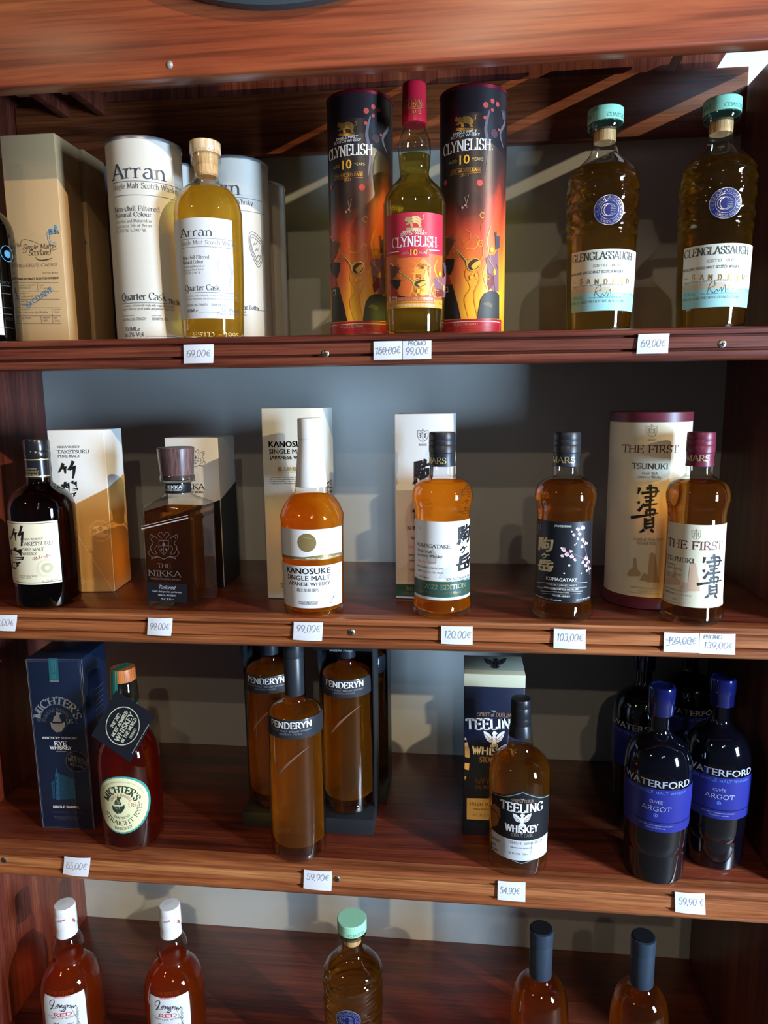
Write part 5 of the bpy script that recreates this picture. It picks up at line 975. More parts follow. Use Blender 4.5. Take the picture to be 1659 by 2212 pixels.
# ---- parchment tube with oxblood rims, and the oxblood-capped bottle
rp = 82*mpp(at(1400, 1150, .135)); Pf = onz(1390, 1317, Z2); y0 = Pf.y+rp; x0 = at(1397, 1100, y0).x; zt = at(1401, 889, y0).z; base = (x0, y0, Z2); OXB = mat('#5b1f2b', .4, name='oxblood_card'); PAR = mat('#cfc6ad', .55, name='parchment_card')
tb = root('whisky_tube', 'wide parchment tube with oxblood rims and large black brush characters', 'tube', base); turn('tube_body', [(rp, Z2+.018), (rp, zt-.013)], base, PAR, tb, 0, 96)
turn('bottom_rim', [(rp*.97, Z2+.0003), (rp+.0008, Z2+.001), (rp+.0008, Z2+.019), (rp-.001, Z2+.0192)], base, OXB, tb, 0, 96); turn('lid', [(rp-.001, zt-.0145), (rp+.0008, zt-.0142), (rp+.0008, zt-.0005), (rp-.001, zt), (.001, zt)], base, OXB, tb, 0, 96)
k = Ink(Turned(x0, y0, [(rp, Z2), (rp, zt)], rp)); shield(k, *mz2(917, 270), .92, mat('#8b826c', .5)); k.t('THE FIRST', mz2(727, 0)[0], mz2(1083, 0)[0], mz2(0, 411)[1], 16.5, mat('#5e1f22', .45), 'serif'); k.t('TSUNUKI', mz2(788, 0)[0], mz2(1019, 0)[0], mz2(0, 514)[1], 12, INK, 'serif'); k.t('Single Malt', mz2(852, 0)[0], mz2(954, 0)[0], mz2(0, 549)[1], 6, INK, 'fine'); k.t('Japanese Whisky', mz2(826, 0)[0], mz2(974, 0)[0], mz2(0, 573)[1], 6, INK, 'fine')
kanji(k, TSU, lambda x, y: mz2(908+(x-1315)*1.15, 612+(y-1060)*1.1), 5.4, mat('#17171a', .5)); k.t('Distilled 2016-2017', mz2(792, 0)[0], mz2(985, 0)[0], mz2(0, 974)[1], 6, INK, 'fine'); k.t('Bottled 2020', mz2(822, 0)[0], mz2(940, 0)[0], mz2(0, 998)[1], 6, INK, 'fine'); k.t('MARS TSUNUKI DISTILLERY', mz2(780, 0)[0], mz2(960, 0)[0], mz2(0, 1283)[1], 3.6, INKG, 'fine'); k.t('PRODUCED BY', mz2(824, 0)[0], mz2(914, 0)[0], mz2(0, 1300)[1], 3.4, INKG, 'fine'); k.t('HOMBO SHUZO CO., LTD., JAPAN', mz2(768, 0)[0], mz2(965, 0)[0], mz2(0, 1316)[1], 3.4, INKG, 'fine')
sep = mat('#a8906a', .5)
def still(k, F, m):
    for a in (((755, 1190), (765, 1165), (792, 1145), (796, 1085), (815, 1085), (820, 1150), (845, 1180), (838, 1200), (770, 1200)), ((885, 1240), (890, 1160), (900, 1060), (915, 1045), (935, 1060), (955, 1190), (960, 1240)), ((835, 1225), (860, 1180), (890, 1190), (895, 1240))): k.fill([F(*p) for p in a], m, 1)
still(k, mz2, sep); k.build('printed_wrap', tb, base)
b, base, x0, y0, pr, cp, k = mars_bottle('waisted amber bottle with an oxblood cap and cream label, rightmost on the second shelf', (1499, 1216), (1488, 1355), 0, '#6b2136', liquor('#c77a2a', .34, .06, 'russet_whisky'), 66)
k.t('MARS', mz2(1122, 0)[0], mz2(1282, 0)[0], mz2(0, 463)[1], 13, PALEGOLD, 'serif'); k.build('lettering', cp, base)
k = Ink(Turned(x0, y0, pr, pr[-4][0])); tp, bt = k.f.hit(*mz2(1195, 872))[1], k.f.hit(*mz2(1180, 1402))[1]; ua, ub = k.f.hit(*mz2(985, 1100))[0]*1.06, k.f.hit(*mz2(1382, 1100))[0]*1.06
k.rect(ua, ub, bt, tp, CREAM); shield(k, *mz2(1201, 935), .78, mat('#8b826c', .5)); k.t('THE FIRST', mz2(1027, 0)[0], mz2(1360, 0)[0], mz2(0, 1031)[1], 18, mat('#5e1f22', .45), 'serif', 2); k.t('TSUNUKI', mz2(1006, 0)[0], mz2(1186, 0)[0], mz2(0, 1108)[1], 10, INK, 'serif', 2)
for s_, y, xb in (('Single Malt', 1126, 1066), ('Japanese Whisky', 1152, 1106), ('Distilled 2016-2017', 1192, 1106), ('Bottled 2020', 1204, 1062)): k.t(s_, mz2(1003, 0)[0], mz2(xb, 0)[0], mz2(0, y)[1], 5, INKG, 'fine', 2)
still(k, lambda x, y: mz2(1008+(x-755)*1.05, 1120+(y-1060)*.98), mat('#d2b094', .5)); kanji(k, TSU, mz2, 5.0, mat('#17171a', .5), 3)
for s_, y, xb in (('MARS TSUNUKI DISTILLERY', 1294, 1146), ('PRODUCED BY', 1306, 1060), ('HOMBO SHUZO CO., LTD., JAPAN', 1320, 1168)): k.t(s_, mz2(1000, 0)[0], mz2(xb, 0)[0], mz2(0, y)[1], 3.2, INKG, 'fine', 2)
k.t('59%', mz2(995, 0)[0], mz2(1006, 0)[0], mz2(0, 1334)[1], 3.4, INKG, 'fine', 2); k.t('700ml', mz2(1044, 0)[0], mz2(1072, 0)[0], mz2(0, 1350)[1], 3.4, INKG, 'fine', 2); k.line([mz2(1000, 1352), mz2(1080, 1372), mz2(1155, 1372)], .5, INKG, 2); k.build('front_label', b, base)

# ================================================================== third shelf
az = lambda x, y: (x/3.95+0, y/3.95+1370)
# ---- navy carton with silver crest
NVC = mat('#16223a', .33, .1, .6, .2, 'navy_card'); SIL = mat('#a9abb3', .3, .55); SILD = mat('#6c7078', .35, .4)
zt = at(115, 1422, .06).z; rz = R(3); c, P, fr, sd = carton('dark navy carton with silver crest and white capitals, far left of the third shelf', -.633, -.5385, .061, .085, zt, NVC, rz, None, None, Z3)
k = Ink(fr)
def frame(k, pts, w_, m): k.line(pts+[pts[0]], w_, m, 1)
frame(k, [az(222, 216), az(682, 216), az(806, 1662), az(372, 1648)], 1.0, mat('#8b7f88', .4, .3)); frame(k, [az(232, 228), az(672, 228), az(796, 1650), az(380, 1636)], .6, SILD)
k.fill([az(*p) for p in ((412, 206), (494, 206), (504, 400), (424, 400))], mat('#1d5a62', .4), 1); k.fill([az(*p) for p in ((424, 396), (504, 396), (504, 404), (425, 404))], SIL, 2)
for x in (440, 452, 470): k.line([az(x, 215), az(x+6, 320)], .5, SIL, 2)
k.t('EST', az(445, 0)[0], az(480, 0)[0], az(0, 360)[1], 3, SIL, 'sansb', 2); k.t('1753', az(440, 0)[0], az(484, 0)[0], az(0, 376)[1], 3, SIL, 'serif', 2)
k.arc("MICHTER'S", *az(494, 740), 38, 172, 8, 17, SIL, 'black'); k.arc('SINGLE BARREL', *az(490, 745), 24, 165, 18, 7, SILD, 'serif'); k.t('US*1', az(568, 0)[0], az(660, 0)[0], az(0, 760)[1], 9.5, SIL, 'serif'); k.t('EST. 1753', az(322, 0)[0], az(396, 0)[0], az(0, 742)[1], 6, SILD, 'serif')
def fountain(k, F, m):
    k.fill([F(*p) for p in ((430, 745), (450, 760), (530, 760), (556, 745), (558, 780), (525, 830), (480, 836), (440, 800))], m, 1)
    k.fill([F(*p) for p in ((450, 745), (462, 700), (480, 690), (478, 665), (490, 655), (498, 672), (512, 668), (528, 676), (506, 690), (514, 720), (530, 750))], m, 1)
fountain(k, az, SIL)
k.t('KENTUCKY STRAIGHT', az(365, 0)[0], az(660, 0)[0], az(0, 893)[1], 4.6, INKW, 'black'); k.t('RYE', az(465, 0)[0], az(570, 0)[0], az(0, 948)[1], 10, INKW, 'bold'); k.t('WHISKEY', az(428, 0)[0], az(612, 0)[0], az(0, 982)[1], 8, INKW, 'bold'); k.line([az(478, 997), az(566, 1000)], 1.2, SIL, 1)
k.disc(*az(654, 1086), 23.5, mat('#14151b', .3), 1); k.disc(*az(654, 1086), 24, SILD, 2, None, 23); k.t('WHISKEY', az(580, 0)[0], az(736, 0)[0], az(0, 1098)[1], 9, SILD, 'serif', 2, -8); k.t('THE 2023 MOST', az(600, 0)[0], az(710, 0)[0], az(0, 1062)[1], 5, SILD, 'serif', 2, -8); k.t('IN THE WORLD', az(600, 0)[0], az(715, 0)[0], az(0, 1130)[1], 5, SILD, 'serif', 2, -8)
tl = mat('#24506a', .45)
dk2 = mat('#1c3c52', .45)
k.fill([az(*p) for p in ((500, 1195), (650, 1245), (655, 1400), (512, 1412))], dk2, 1); k.fill([az(*p) for p in ((436, 1270), (468, 1245), (472, 1400), (452, 1402))], dk2, 1)
k.fill([az(*p) for p in ((470, 1190), (500, 1180), (512, 1412), (482, 1412))], tl, 1); k.fill([az(*p) for p in ((478, 1180), (483, 1130), (490, 1178))], tl, 1); k.line([az(498, 1190), az(652, 1240)], 1, tl, 2); k.line([az(438, 1268), az(468, 1243)], 1, tl, 2)
for j in range(4):
    for i in range(5): k.line([az(522+i*27, 1240+j*42+i*7), az(524+i*27, 1262+j*42+i*6)], 1.8, mat('#16324a', .45), 2)
    k.line([az(482+j*3, 1215+j*50), az(484+j*3, 1238+j*50)], 2.2, mat('#16324a', .45), 2); k.line([az(455+j*2, 1275+j*32), az(456+j*2, 1292+j*32)], 1.6, mat('#16324a', .45), 2)
k.t('SINGLE BARREL', az(455, 0)[0], az(680, 0)[0], az(0, 1481)[1], 4.6, INKW, 'black'); k.t('42.4% ALC/VOL', az(440, 0)[0], az(585, 0)[0], az(0, 1522)[1], 3, SILD, 'fine'); k.t('700 ML', az(638, 0)[0], az(705, 0)[0], az(0, 1526)[1], 3, SILD, 'fine'); k.t("MICHTER'S DISTILLERY LLC", az(464, 0)[0], az(686, 0)[0], az(0, 1566)[1], 3, SILD, 'fine'); k.t('LOUISVILLE, KY, USA', az(490, 0)[0], az(664, 0)[0], az(0, 1584)[1], 3, SILD, 'fine'); lbuild(k, 'front_print', c, P, rz)
k = Ink(sd)
for y in (420, 470, 520, 560, 600, 650): k.line([az(815, y+50), az(880, y-10)], 1.0, SILD)
lbuild(k, 'side_print', c, P, rz)
# ---- squat red-amber bottle with hang tag
ref = (279, 1640); Pf = onz(290, 1843, Z3); r_b = 59*mpp(Pf); y0 = Pf.y+r_b
x0, pr = axis_profile(ref, y0, [(1515, 24), (1526, 23.5), (1545, 24), (1562, 28), (1574, 38), (1587, 49), (1603, 58), (1623, 63.5), (1660, 65), (1750, 63.5), (1826, 59)])
base = (x0, y0, Z3); b = root('whisky_bottle', 'squat red-amber bottle with oval rye label, teal seal strip and a black diamond hang tag', 'bottle', base)
vessel(b, base, pr, CLEAR, liquor('#dc4a1a', .40, .07, 'ruby_whisky'), zpx(ref, y0, 1562))
q = lambda py, h: (h*mpp(at(265, py, y0)), zpx(ref, y0, py)); zt_ = q(1440, 1)[1]
turn('glass_stopper', [q(1518, 22), q(1515, 28), q(1508, 29.5), q(1500, 29), q(1468, 26.5), q(1466, 25)], base, glass('#cfd8da', '#5f6b6e', .3, 'stopper_glass'), b, 0)
turn('stopper_cap', [q(1467, 26.2), q(1466.5, 26.6), q(1445, 25.6), q(1441, 25), (.001, zt_)], base, wood('cherry_stopper', 'z', '#8f4a22', '#b56a34', '#c98148', .35, 2, .4), b, 0)
TEAL = mat('#1e6b64', .4, name='teal_paper'); turn('neck_band', [q(1541, 24.6), q(1540, 25.2), q(1518, 24.6), q(1517, 24)], base, TEAL, b, 0)
k = Ink(Turned(x0, y0, sorted([q(1520, 29.5), q(1508, 30.5), q(1495, 29.8), q(1445, 26.6), q(1440, 26)], key=lambda a: a[1]), q(1480, 28)[0]), .0007); rr_ = k.f.rr
k.rect(-.75*rr_, .02*rr_, q(1518, 1)[1], zt_+.0002, TEAL); k.rect(-.64*rr_, -.58*rr_, q(1518, 1)[1], zt_, PALEGOLD, 1); k.rect(-.14*rr_, -.08*rr_, q(1518, 1)[1], zt_, PALEGOLD, 1)
ang0 = -.36; Fl = []
bmv = k.bm
for sx_ in ((-.0085, .0085, TEAL, .0003), (-.0068, -.0061, PALEGOLD, .0005), (.0061, .0068, PALEGOLD, .0005)):
    vs = [bmv.verts.new(Vector((x0, y0, zt_+sx_[3]))+Vector((math.cos(ang0)*a+math.sin(ang0)*b_, math.sin(ang0)*a-math.cos(ang0)*b_, 0))) for a, b_ in ((sx_[0], -.016), (sx_[1], -.016), (sx_[1], .0165), (sx_[0], .0165))]
    f_ = bmv.faces.new(vs); f_.material_index = k.mi(sx_[2])
k.build('seal_strip', b, base)
k = Ink(Turned(x0, y0, pr, pr[-3][0])); ik = mat('#2d3a2c', .5); rd = mat('#9c4a48', .5); ov = mat('#d3d3a8', .5, name='oval_paper')
u0, v0 = k.f.hit(261, 1740); s_ = mpp(at(261, 1740, y0-r_b)); a_, b_ = .0435, .0465
k.fill_uv([(u0+(a_+.003)*math.cos(2*math.pi*i/60)+.0012, v0+(b_+.003)*math.sin(2*math.pi*i/60)) for i in range(60)], mat('#3f8f85', .5), 0); k.fill_uv([(u0+a_*math.cos(2*math.pi*i/80)*(1+.012*(i % 2)), v0+b_*math.sin(2*math.pi*i/80)*(1+.012*(i % 2))) for i in range(80)], ov, 1)
def arcl(text, rad, a0, a1, h, m, sty):
    up = 1 if a0 > a1 else -1
    def fn(a, bb):
        t_ = R(a0+(a1-a0)*a); r_ = rad+up*bb*h; return (u0+r_*math.cos(t_)*.94, v0+r_*math.sin(t_))
    k._put(text, sty, m, 2, fn, 1, h)
arcl("MICHTER'S", .0225, 165, 12, .0115, ik, 'black'); arcl('SINGLE BARREL', .0158, 160, 18, .0045, rd, 'serif'); arcl('STRAIGHT RYE', .0345, 205, 355, .0075, ik, 'serif'); arcl('KENTUCKY', .0238, 235, 310, .0042, ik, 'serif'); arcl('WHISKEY', .0425, 250, 295, .0045, ik, 'serif'); arcl('Made in the Revolutionary War era tradition', .0395, 150, 20, .0028, INKG, 'fine')
k._put('US*1', 'serif', rd, 2, lambda a, bb: (u0+.0115+a*.018, v0-.004+bb*.0065), 1, .0065)
fountain(k, lambda x, y: (261+(x-490)*.215-6, 1738+(y-745)*.215), ik); k.build('front_label', b, base)
# hang tag: a card tied round the neck
tcx = onz(265.5, 1568, Z3+.15); ctr_ = at(265.5, 1568, y0-.052); U = Vector((.90, -.25, -.44)).normalized(); V0 = Vector((.36, -.05, .93)); N = Vector((-.10, -.93, .33)).normalized(); U = (Vector((.80, 0, -.42))-N*Vector((.80, 0, -.42)).dot(N)).normalized(); V = N.cross(U).normalized()
if V.z < 0: V = -V
sz = .0395; bm = bmesh.new()
for off in (0, -.0009):
    vs = [bm.verts.new(ctr_-Vector(base)+U*a+V*b_+N*off) for a, b_ in ((-sz, -sz), (sz, -sz), (sz, sz), (-sz, sz))]; bm.faces.new(vs)
bm.verts.ensure_lookup_table()
for i in range(4): bm.faces.new((bm.verts[i], bm.verts[(i+1) % 4], bm.verts[(i+1) % 4+4], bm.verts[i+4]))
bmesh.ops.recalc_face_normals(bm, faces=bm.faces); tg = finish('hang_tag', bm, mat('#181b26', .45, name='tag_card'), b, smooth=False)
tf = Flat(ctr_, U, V)
if tf.N.dot(Vector((0, -1, 0))) < 0: tf.N = -tf.N
k = Ink(tf, .0006); lw = mat('#c9cdb8', .5)
n_ = 40; k.ribbon([(.0285*math.cos(2*math.pi*i/n_), .0285*math.sin(2*math.pi*i/n_)) for i in range(n_+1)], .0014, lw)
def tl_(text, yv, wv, h, m=lw, sty='bold'):
    ca, sa = math.cos(R(88)), math.sin(R(88))
    k._put(text, sty, m, 1, lambda a, bb: ((a-.5)*wv*ca-(yv+bb*h)*sa, (a-.5)*wv*sa+(yv+bb*h)*ca), wv, h)
tl_('THE 2023', .0125, .024, .0056); tl_('MOST ADMIRED', .0035, .044, .006); tl_('WHISKEY', -.0075, .048, .0088); tl_('IN THE WORLD', -.0155, .042, .0058); tl_('DRINKS', -.0235, .017, .0045, lw, 'serif'); tl_('most admired whiskies', -.0375, .050, .0022, lw, 'sans')
k.build('tag_print', tg, base)
bm = bmesh.new(); n_ = 28; rn_ = pr[1][0]+.0022; zc_ = zpx(ref, y0, 1534); prev = None
for i in range(n_+1):
    t_ = 2*math.pi*i/n_; sag = .012*max(0, math.cos(t_))**2; cx_ = Vector((rn_*math.sin(t_), -rn_*math.cos(t_)*(1+.5*max(0, math.cos(t_))**4), zc_-Z3-sag)); ring = []
    for j in range(6):
        e_ = 2*math.pi*j/6; d_ = Vector((math.sin(t_), -math.cos(t_), 0)); ring.append(bm.verts.new(cx_+d_*.0007*math.cos(e_)+Vector((0, 0, .0007*math.sin(e_)))))
    if prev:
        for j in range(6): bm.faces.new((prev[j], prev[(j+1) % 6], ring[(j+1) % 6], ring[j]))
    prev = ring
finish('tag_cord', bm, mat('#8a5a34', .6), b)

# ---- charcoal display cartons with tall bottles
pz = lambda x, y: (x/3.95+480, y/3.95+1370)
CHC = mat('#1d2024', .4, name='charcoal_card'); PLB = mat('#2a2d33', .38, name='slate_label')
ref = (641, 1640); Pf = onz(647, 1866, Z3); r_b = 54*mpp(Pf); y0 = Pf.y+r_b-.001
x0, pr = axis_profile(ref, y0, [(1494, 20.5), (1500, 21), (1508, 22), (1514, 26), (1518, 36), (1523, 49), (1529, 56.5), (1536, 58.5), (1560, 58.5), (1700, 57.5), (1800, 56.5), (1852, 55.5)])
base = (x0, y0, Z3); pb = root('whisky_bottle', 'tall slim amber bottle with charcoal cap, standing in front of the display cartons', 'bottle', base, 'tall slim charcoal-labelled bottles')
def fins(t, z): return 1+.07*math.exp(-((abs(math.atan2(math.sin(t), math.cos(t)))-1.45)/.16)**2)*min(1, max(0, (zfin-z)/.03))
zfin = zpx(ref, y0, 1640)
vessel(pb, base, pr, CLEAR, liquor('#ffb43c', .45, .085, 'madeira_whisky'), zpx(ref, y0, 1517), fins, .0030, .024, 80)
q = lambda py, h: (h*mpp(at(637, py, y0)), zpx(ref, y0, py)); hcap = q(1385, 1)[1]
turn('screw_cap', [q(1497, 20.8), q(1496.5, 21.3), q(1420, 21.6), q(1419, 20.9), q(1416, 20.9), q(1415, 22), q(1387, 22.2), q(1385, 21.6), (.001, hcap)], base, mat('#24282e', .36), pb, 0)
turn('foot', [(pr[-1][0]*.84, Z3+.0008), (pr[-1][0]*.86, Z3+.004), (pr[-1][0]*.80, Z3+.011), (pr[-1][0]*.4, Z3+.018), (.001, Z3+.022)], base, glass('#efd9a0', '#a3824a', .3, 'thick_base_glass'), pb, 0)
k = Ink(Turned(x0, y0, pr, pr[-4][0])); rf = k.f.rr; tp, bt = k.f.hit(638, 1556)[1], k.f.hit(640, 1597)[1]; k.rect(-3.1*rf, 3.1*rf, bt, tp, PLB)
k.t('PENDERYN', pz(425, 0)[0], pz(764, 0)[0], pz(0, 808)[1], 14, INKW, 'bold', 2); k.t('SINGLE MALT WELSH WHISKY', pz(425, 0)[0], pz(762, 0)[0], pz(0, 838)[1], 4, mat('#9a9ca2', .4), 'caps', 2); k.t('MADEIRA FINISH', pz(490, 0)[0], pz(680, 0)[0], pz(0, 864)[1], 3.8, mat('#85878e', .4), 'caps', 2)
k.line([pz(*p) for p in ((480, 1228), (488, 1195), (560, 1110), (650, 1030), (745, 955))], [.6, 3.6, 4.6, 2.8, .3], mat('#b98f78', .25, .7), 1, True); k.build('neck_label', pb, base)
rp_b = pr[-1][0]; hb = hcap-Z3
def display(lab, xl_, xr_, yf, dep, header):
    cx_ = (xl_+xr_)/2; P = (cx_, yf+dep/2, Z3); r_ = root('display_carton', lab, 'carton', P, 'charcoal display cartons'); W = (xr_-xl_)/2; d2 = dep/2; H = .345; t_ = .0022
    bm = bmesh.new(); box(bm, -W, W, -d2, d2, .0003, .028, .0008); finish('tray', bm, CHC, r_)
    bm = bmesh.new(); box(bm, -W, W, d2-t_, d2, .0285, H, .0004); finish('rear_wall', bm, CHC, r_)
    for a in (-W, W-t_):
        bm = bmesh.new(); v = [bm.verts.new((x, y, z)) for x in (a, a+t_) for y, z in ((-d2*.15, .0285), (d2-t_-.0003, .0285), (d2-t_-.0003, H), (-d2*.6, H), (-d2*.25, .26))]
        bm.faces.new(v[:5]); bm.faces.new(v[5:][::-1])
        for i in range(5): bm.faces.new((v[i], v[(i+1) % 5], v[(i+1) % 5+5], v[i+5]))
        bmesh.ops.recalc_face_normals(bm, faces=bm.faces); finish('side_wall', bm, CHC, r_)
    bm = bmesh.new(); box(bm, -W, W, -d2-.002, d2, H+.0005, H+.05, .0008); finish('top_box', bm, CHC, r_)
    if header:
        bm = bmesh.new(); box(bm, -W+.001, W+.004, -d2-.012, -d2-.0025, header-Z3, H+.05, .0008); hd = finish('header_flap', bm, CHC, r_)
        k = Ink(Flat((cx_, yf-.0122, Z3), (1, 0, 0))); k.t('MADEIRA FINISH', 712, 761, 1407, 4, INKW, 'caps'); k.build('lettering', hd, P)
    return r_
yR = .086; display('charcoal display carton with a printed header flap, on the right of the slim bottles', -.156, -.063, yR, .098, at(745, 1413, .06).z)
yL = .091; display('charcoal display carton on the left, half hidden by the front slim bottle', -.288, -.195, yL, .098, None)
display('charcoal display carton in the shade behind the right-hand one', -.150, -.0505, .185, .098, None)
lift = .0283
P = onz(751, 1398+0, Z3+lift+hb*.965); dup(pb, (-.1105, yR+.049, Z3+lift), 'tall slim pale amber bottle standing in the right display carton', 0, 'tall slim charcoal-labelled bottles')
dup(pb, (-.2440, yL+.049, Z3+lift), 'tall slim pale amber bottle standing in the left display carton', 0, 'tall slim charcoal-labelled bottles')
dup(pb, (-.0955, .185+.047, Z3+lift), 'tall slim pale amber bottle in the rear shaded carton, only its edge showing', 0, 'tall slim charcoal-labelled bottles')

# ---- navy carton with ivory lid and the stout black-capped bottle
ez = lambda x, y: (x/4.0211+940, y/4.0211+1390)
zt = at(1068, 1457, .105).z; rz = 0; c, P, fr, sd = carton('navy carton with an ivory lid and white winged bird, behind the stout black-capped bottle', .0865, .1835, .105, .085, zt-.022, mat('#111a33', .4, 0, .5, 0, 'deep_navy_card'), 0, None, None, Z3)
bm = bmesh.new(); box(bm, -.0975, .0005, -.0005, .0855, zt-.0215-Z3, zt-Z3, .0010); ld = finish('lid', bm, mat('#b9bda6', .5, name='ivory_lid'), c)
def bird(k, F, m, dk):
    for sg_ in (-1, 1): k.fill([F(sg_*x, y) for x, y in ((4, -4), (10, -16), (18, -24), (30, -30), (28, -18), (25, -8), (20, 2), (12, 8), (5, 8))], m, 2); k.line([F(sg_*x, y) for x, y in ((7, 2), (14, -6), (27, -20))], .9, dk, 3); k.line([F(sg_*x, y) for x, y in ((8, 5), (16, 0), (24, -8))], .8, dk, 3)
    k.fill([F(*p) for p in ((-6, -22), (0, -30), (6, -26), (10, -20), (4, -16), (7, -4), (6, 10), (12, 22), (4, 30), (-4, 30), (-12, 22), (-6, 10), (-7, -4), (-3, -14))], m, 2)
    for x in (-5, 0, 5): k.line([F(x, 8), F(x*1.5, 20), F(x*.5, 29)], .8, dk, 3)
k = Ink(fr); NV2 = mat('#111a33', .4); brz = mat('#8d7460', .45); F_ = lambda x, y: ez(512+x*3.1, 835+y*2.6); bird(k, F_, INKW, NV2)
k.t('THE', ez(488, 0)[0], ez(527, 0)[0], ez(0, 594)[1], 3.4, INKW, 'serif', 2); k.t('SPIRIT of DUBLIN', ez(368, 0)[0], ez(655, 0)[0], ez(0, 636)[1], 9.5, brz, 'serif', 2); k.t('TEELING', ez(272, 0)[0], ez(745, 0)[0], ez(0, 745)[1], 25, INKW, 'bold', 2, 6); k.t('WHISKEY', ez(322, 0)[0], ez(700, 0)[0], ez(0, 975)[1], 20, INKW, 'bold', 2, -3); k.t('STOUT CASK', ez(386, 0)[0], ez(650, 0)[0], ez(0, 1034)[1], 12.5, brz, 'serif', 2)
k.t('GALWAY BAY', ez(350, 0)[0], ez(660, 0)[0], ez(0, 1222)[1], 16, mat('#8b6a58', .5), 'sansb', 2); k.t('BREWERY', ez(350, 0)[0], ez(540, 0)[0], ez(0, 1266)[1], 9.5, mat('#8b6a58', .5), 'sansb', 2)
k.fill([ez(*p) for p in ((274, 1342), (745, 1350), (745, 1545), (274, 1525))], mat('#b9a37c', .5), 1); k.t('IRISH WHISKEY', ez(300, 0)[0], ez(640, 0)[0], ez(0, 1414)[1], 7.5, INK, 'caps', 2); k.t('700ml BOTTLED IN IRELAND', ez(330, 0)[0], ez(640, 0)[0], ez(0, 1448)[1], 3, INK, 'sansb', 2); k.t('46%  ALC./VOL.  70cl', ez(325, 0)[0], ez(560, 0)[0], ez(0, 1502)[1], 5, INKG, 'sans', 2)
pkb = mat('#bba79a', .5)
for a in (((256, 860), (280, 855), (300, 930), (298, 992), (258, 985)), ((256, 1035), (298, 1040), (292, 1100), (256, 1090)), ((254, 1155), (272, 1155), (258, 1190)), ((256, 815), (270, 818), (272, 840), (256, 835))): k.fill([ez(*p) for p in a], pkb, 1)
lbuild(k, 'front_print', c, P, 0)
kt = Ink(Flat((P[0], P[1], zt), (1, 0, 0), (0, 1, 0))); bird(kt, lambda x, y: ez(525+x*3.2, 175+y*1.5), mat('#23262a', .5), mat('#6f7466', .5)); kt.build('lid_print', ld, P)
ref = (1121.6, 1713); Pf = onz(1116, 1895, Z3); r_b = 56*mpp(Pf); y0 = Pf.y+r_b
x0, pr = axis_profile(ref, y0, [(1580, 25), (1592, 26), (1608, 27.5), (1616, 32), (1624, 44), (1634, 55), (1645, 62), (1660, 65.5), (1713, 65.5), (1813, 62.5), (1850, 61), (1880, 57)])
base = (x0, y0, Z3); b = root('whisky_bottle', 'stout amber bottle with black cap and winged bird on its black and white label', 'bottle', base)
vessel(b, base, pr, CLEAR, liquor('#eaa038', .40, .06, 'stout_whisky'), zpx(ref, y0, 1628), None, .0008, .014)
q = lambda py, h: (h*mpp(at(1121, py, y0)), zpx(ref, y0, py)); turn('capsule', [q(1586, 25.5), q(1585, 26.2), q(1566, 23.4), q(1562, 21.6), q(1560, 22.6), q(1548, 22.2), q(1546, 21.6), q(1544, 22.2), q(1526, 21.8), q(1525, 21.2), q(1523, 21.6), q(1510, 21.2), q(1508, 20), (.001, q(1507.4, 1)[1])], base, mat('#1d1f24', .33), b, 0)
k = Ink(Turned(x0, y0, pr, pr[-4][0])); rf = k.f.rr; H_ = lambda x, y: k.f.hit(*ez(x, y))
um = H_(760, 1400)[0]; vt, vs_, vm, vb2 = H_(760, 1272)[1], H_(760, 1355)[1], H_(745, 1712)[1], H_(735, 1886)[1]; uL, uR = um-1.16*rf, um+1.10*rf; vpk = H_(745, 1930)[1]
def house(g, m, L): k.fill_uv([(um, vpk+g*1.2), (um+.018-g*.4, vb2-.001), (uR-g, vb2), (uR-g, vs_-.004-g*.3), (um+.60*rf, vs_+.002-g), (um, vt-g), (um-.60*rf, vs_+.002-g), (uL+g, vs_-.004-g*.3), (uL+g, vb2), (um-.018+g*.4, vb2-.001)], m, L)
house(0, mat('#17191e', .42), 0); 
k.ribbon([(uL, vs_-.006), (um-.60*rf, vs_-.001), (um, vt-.004), (um+.60*rf, vs_-.001), (uR, vs_-.006)], .0012, mat('#8a8880', .4), 1)
k.rect(uL, uR, vb2, vm, mat('#c9ccd0', .5), 1); k.ribbon([(um-.014, vb2-.001), (um, vpk+.004), (um+.014, vb2-.001)], .0012, mat('#8a8880', .4), 1); ky = mat('#c9ccd0', .5)
k.t('THE', ez(742, 0)[0], ez(776, 0)[0], ez(0, 1358)[1], 2.6, INKW, 'serif', 2); k.t('SPIRIT of DUBLIN', ez(664, 0)[0], ez(856, 0)[0], ez(0, 1384)[1], 7, brz, 'serif', 2); k.t('TEELING', ez(572, 0)[0], ez(930, 0)[0], ez(0, 1468)[1], 20, INKW, 'bold', 2); bird(k, lambda x, y: ez(755+x*2.7, 1535+y*2.1), INKW, mat('#17191e', .42)); k.t('WHISKEY', ez(610, 0)[0], ez(888, 0)[0], ez(0, 1645)[1], 17, INKW, 'bold', 2); k.t('STOUT CASK', ez(664, 0)[0], ez(845, 0)[0], ez(0, 1682)[1], 8, mat('#77716b', .5), 'serif', 2)
k.fill([ez(*p) for p in ((484, 1400), (520, 1390), (560, 1430), (570, 1500), (540, 1580), (490, 1590))], mat('#9a5d2a', .45), 1); k.line([ez(*p) for p in ((488, 1430), (540, 1470), (560, 1540))], 2, mat('#17191e', .42), 2, True)
for i, (s_, h_t) in enumerate((('GALWAY', 8), ('BAY', 8), ('BREWERY', 6))): k.t(s_, ez(494, 0)[0], ez((570, 535, 555)[i], 0)[0], ez(0, 1718+i*40)[1], h_t, INK, 'sansb', 2, 4)
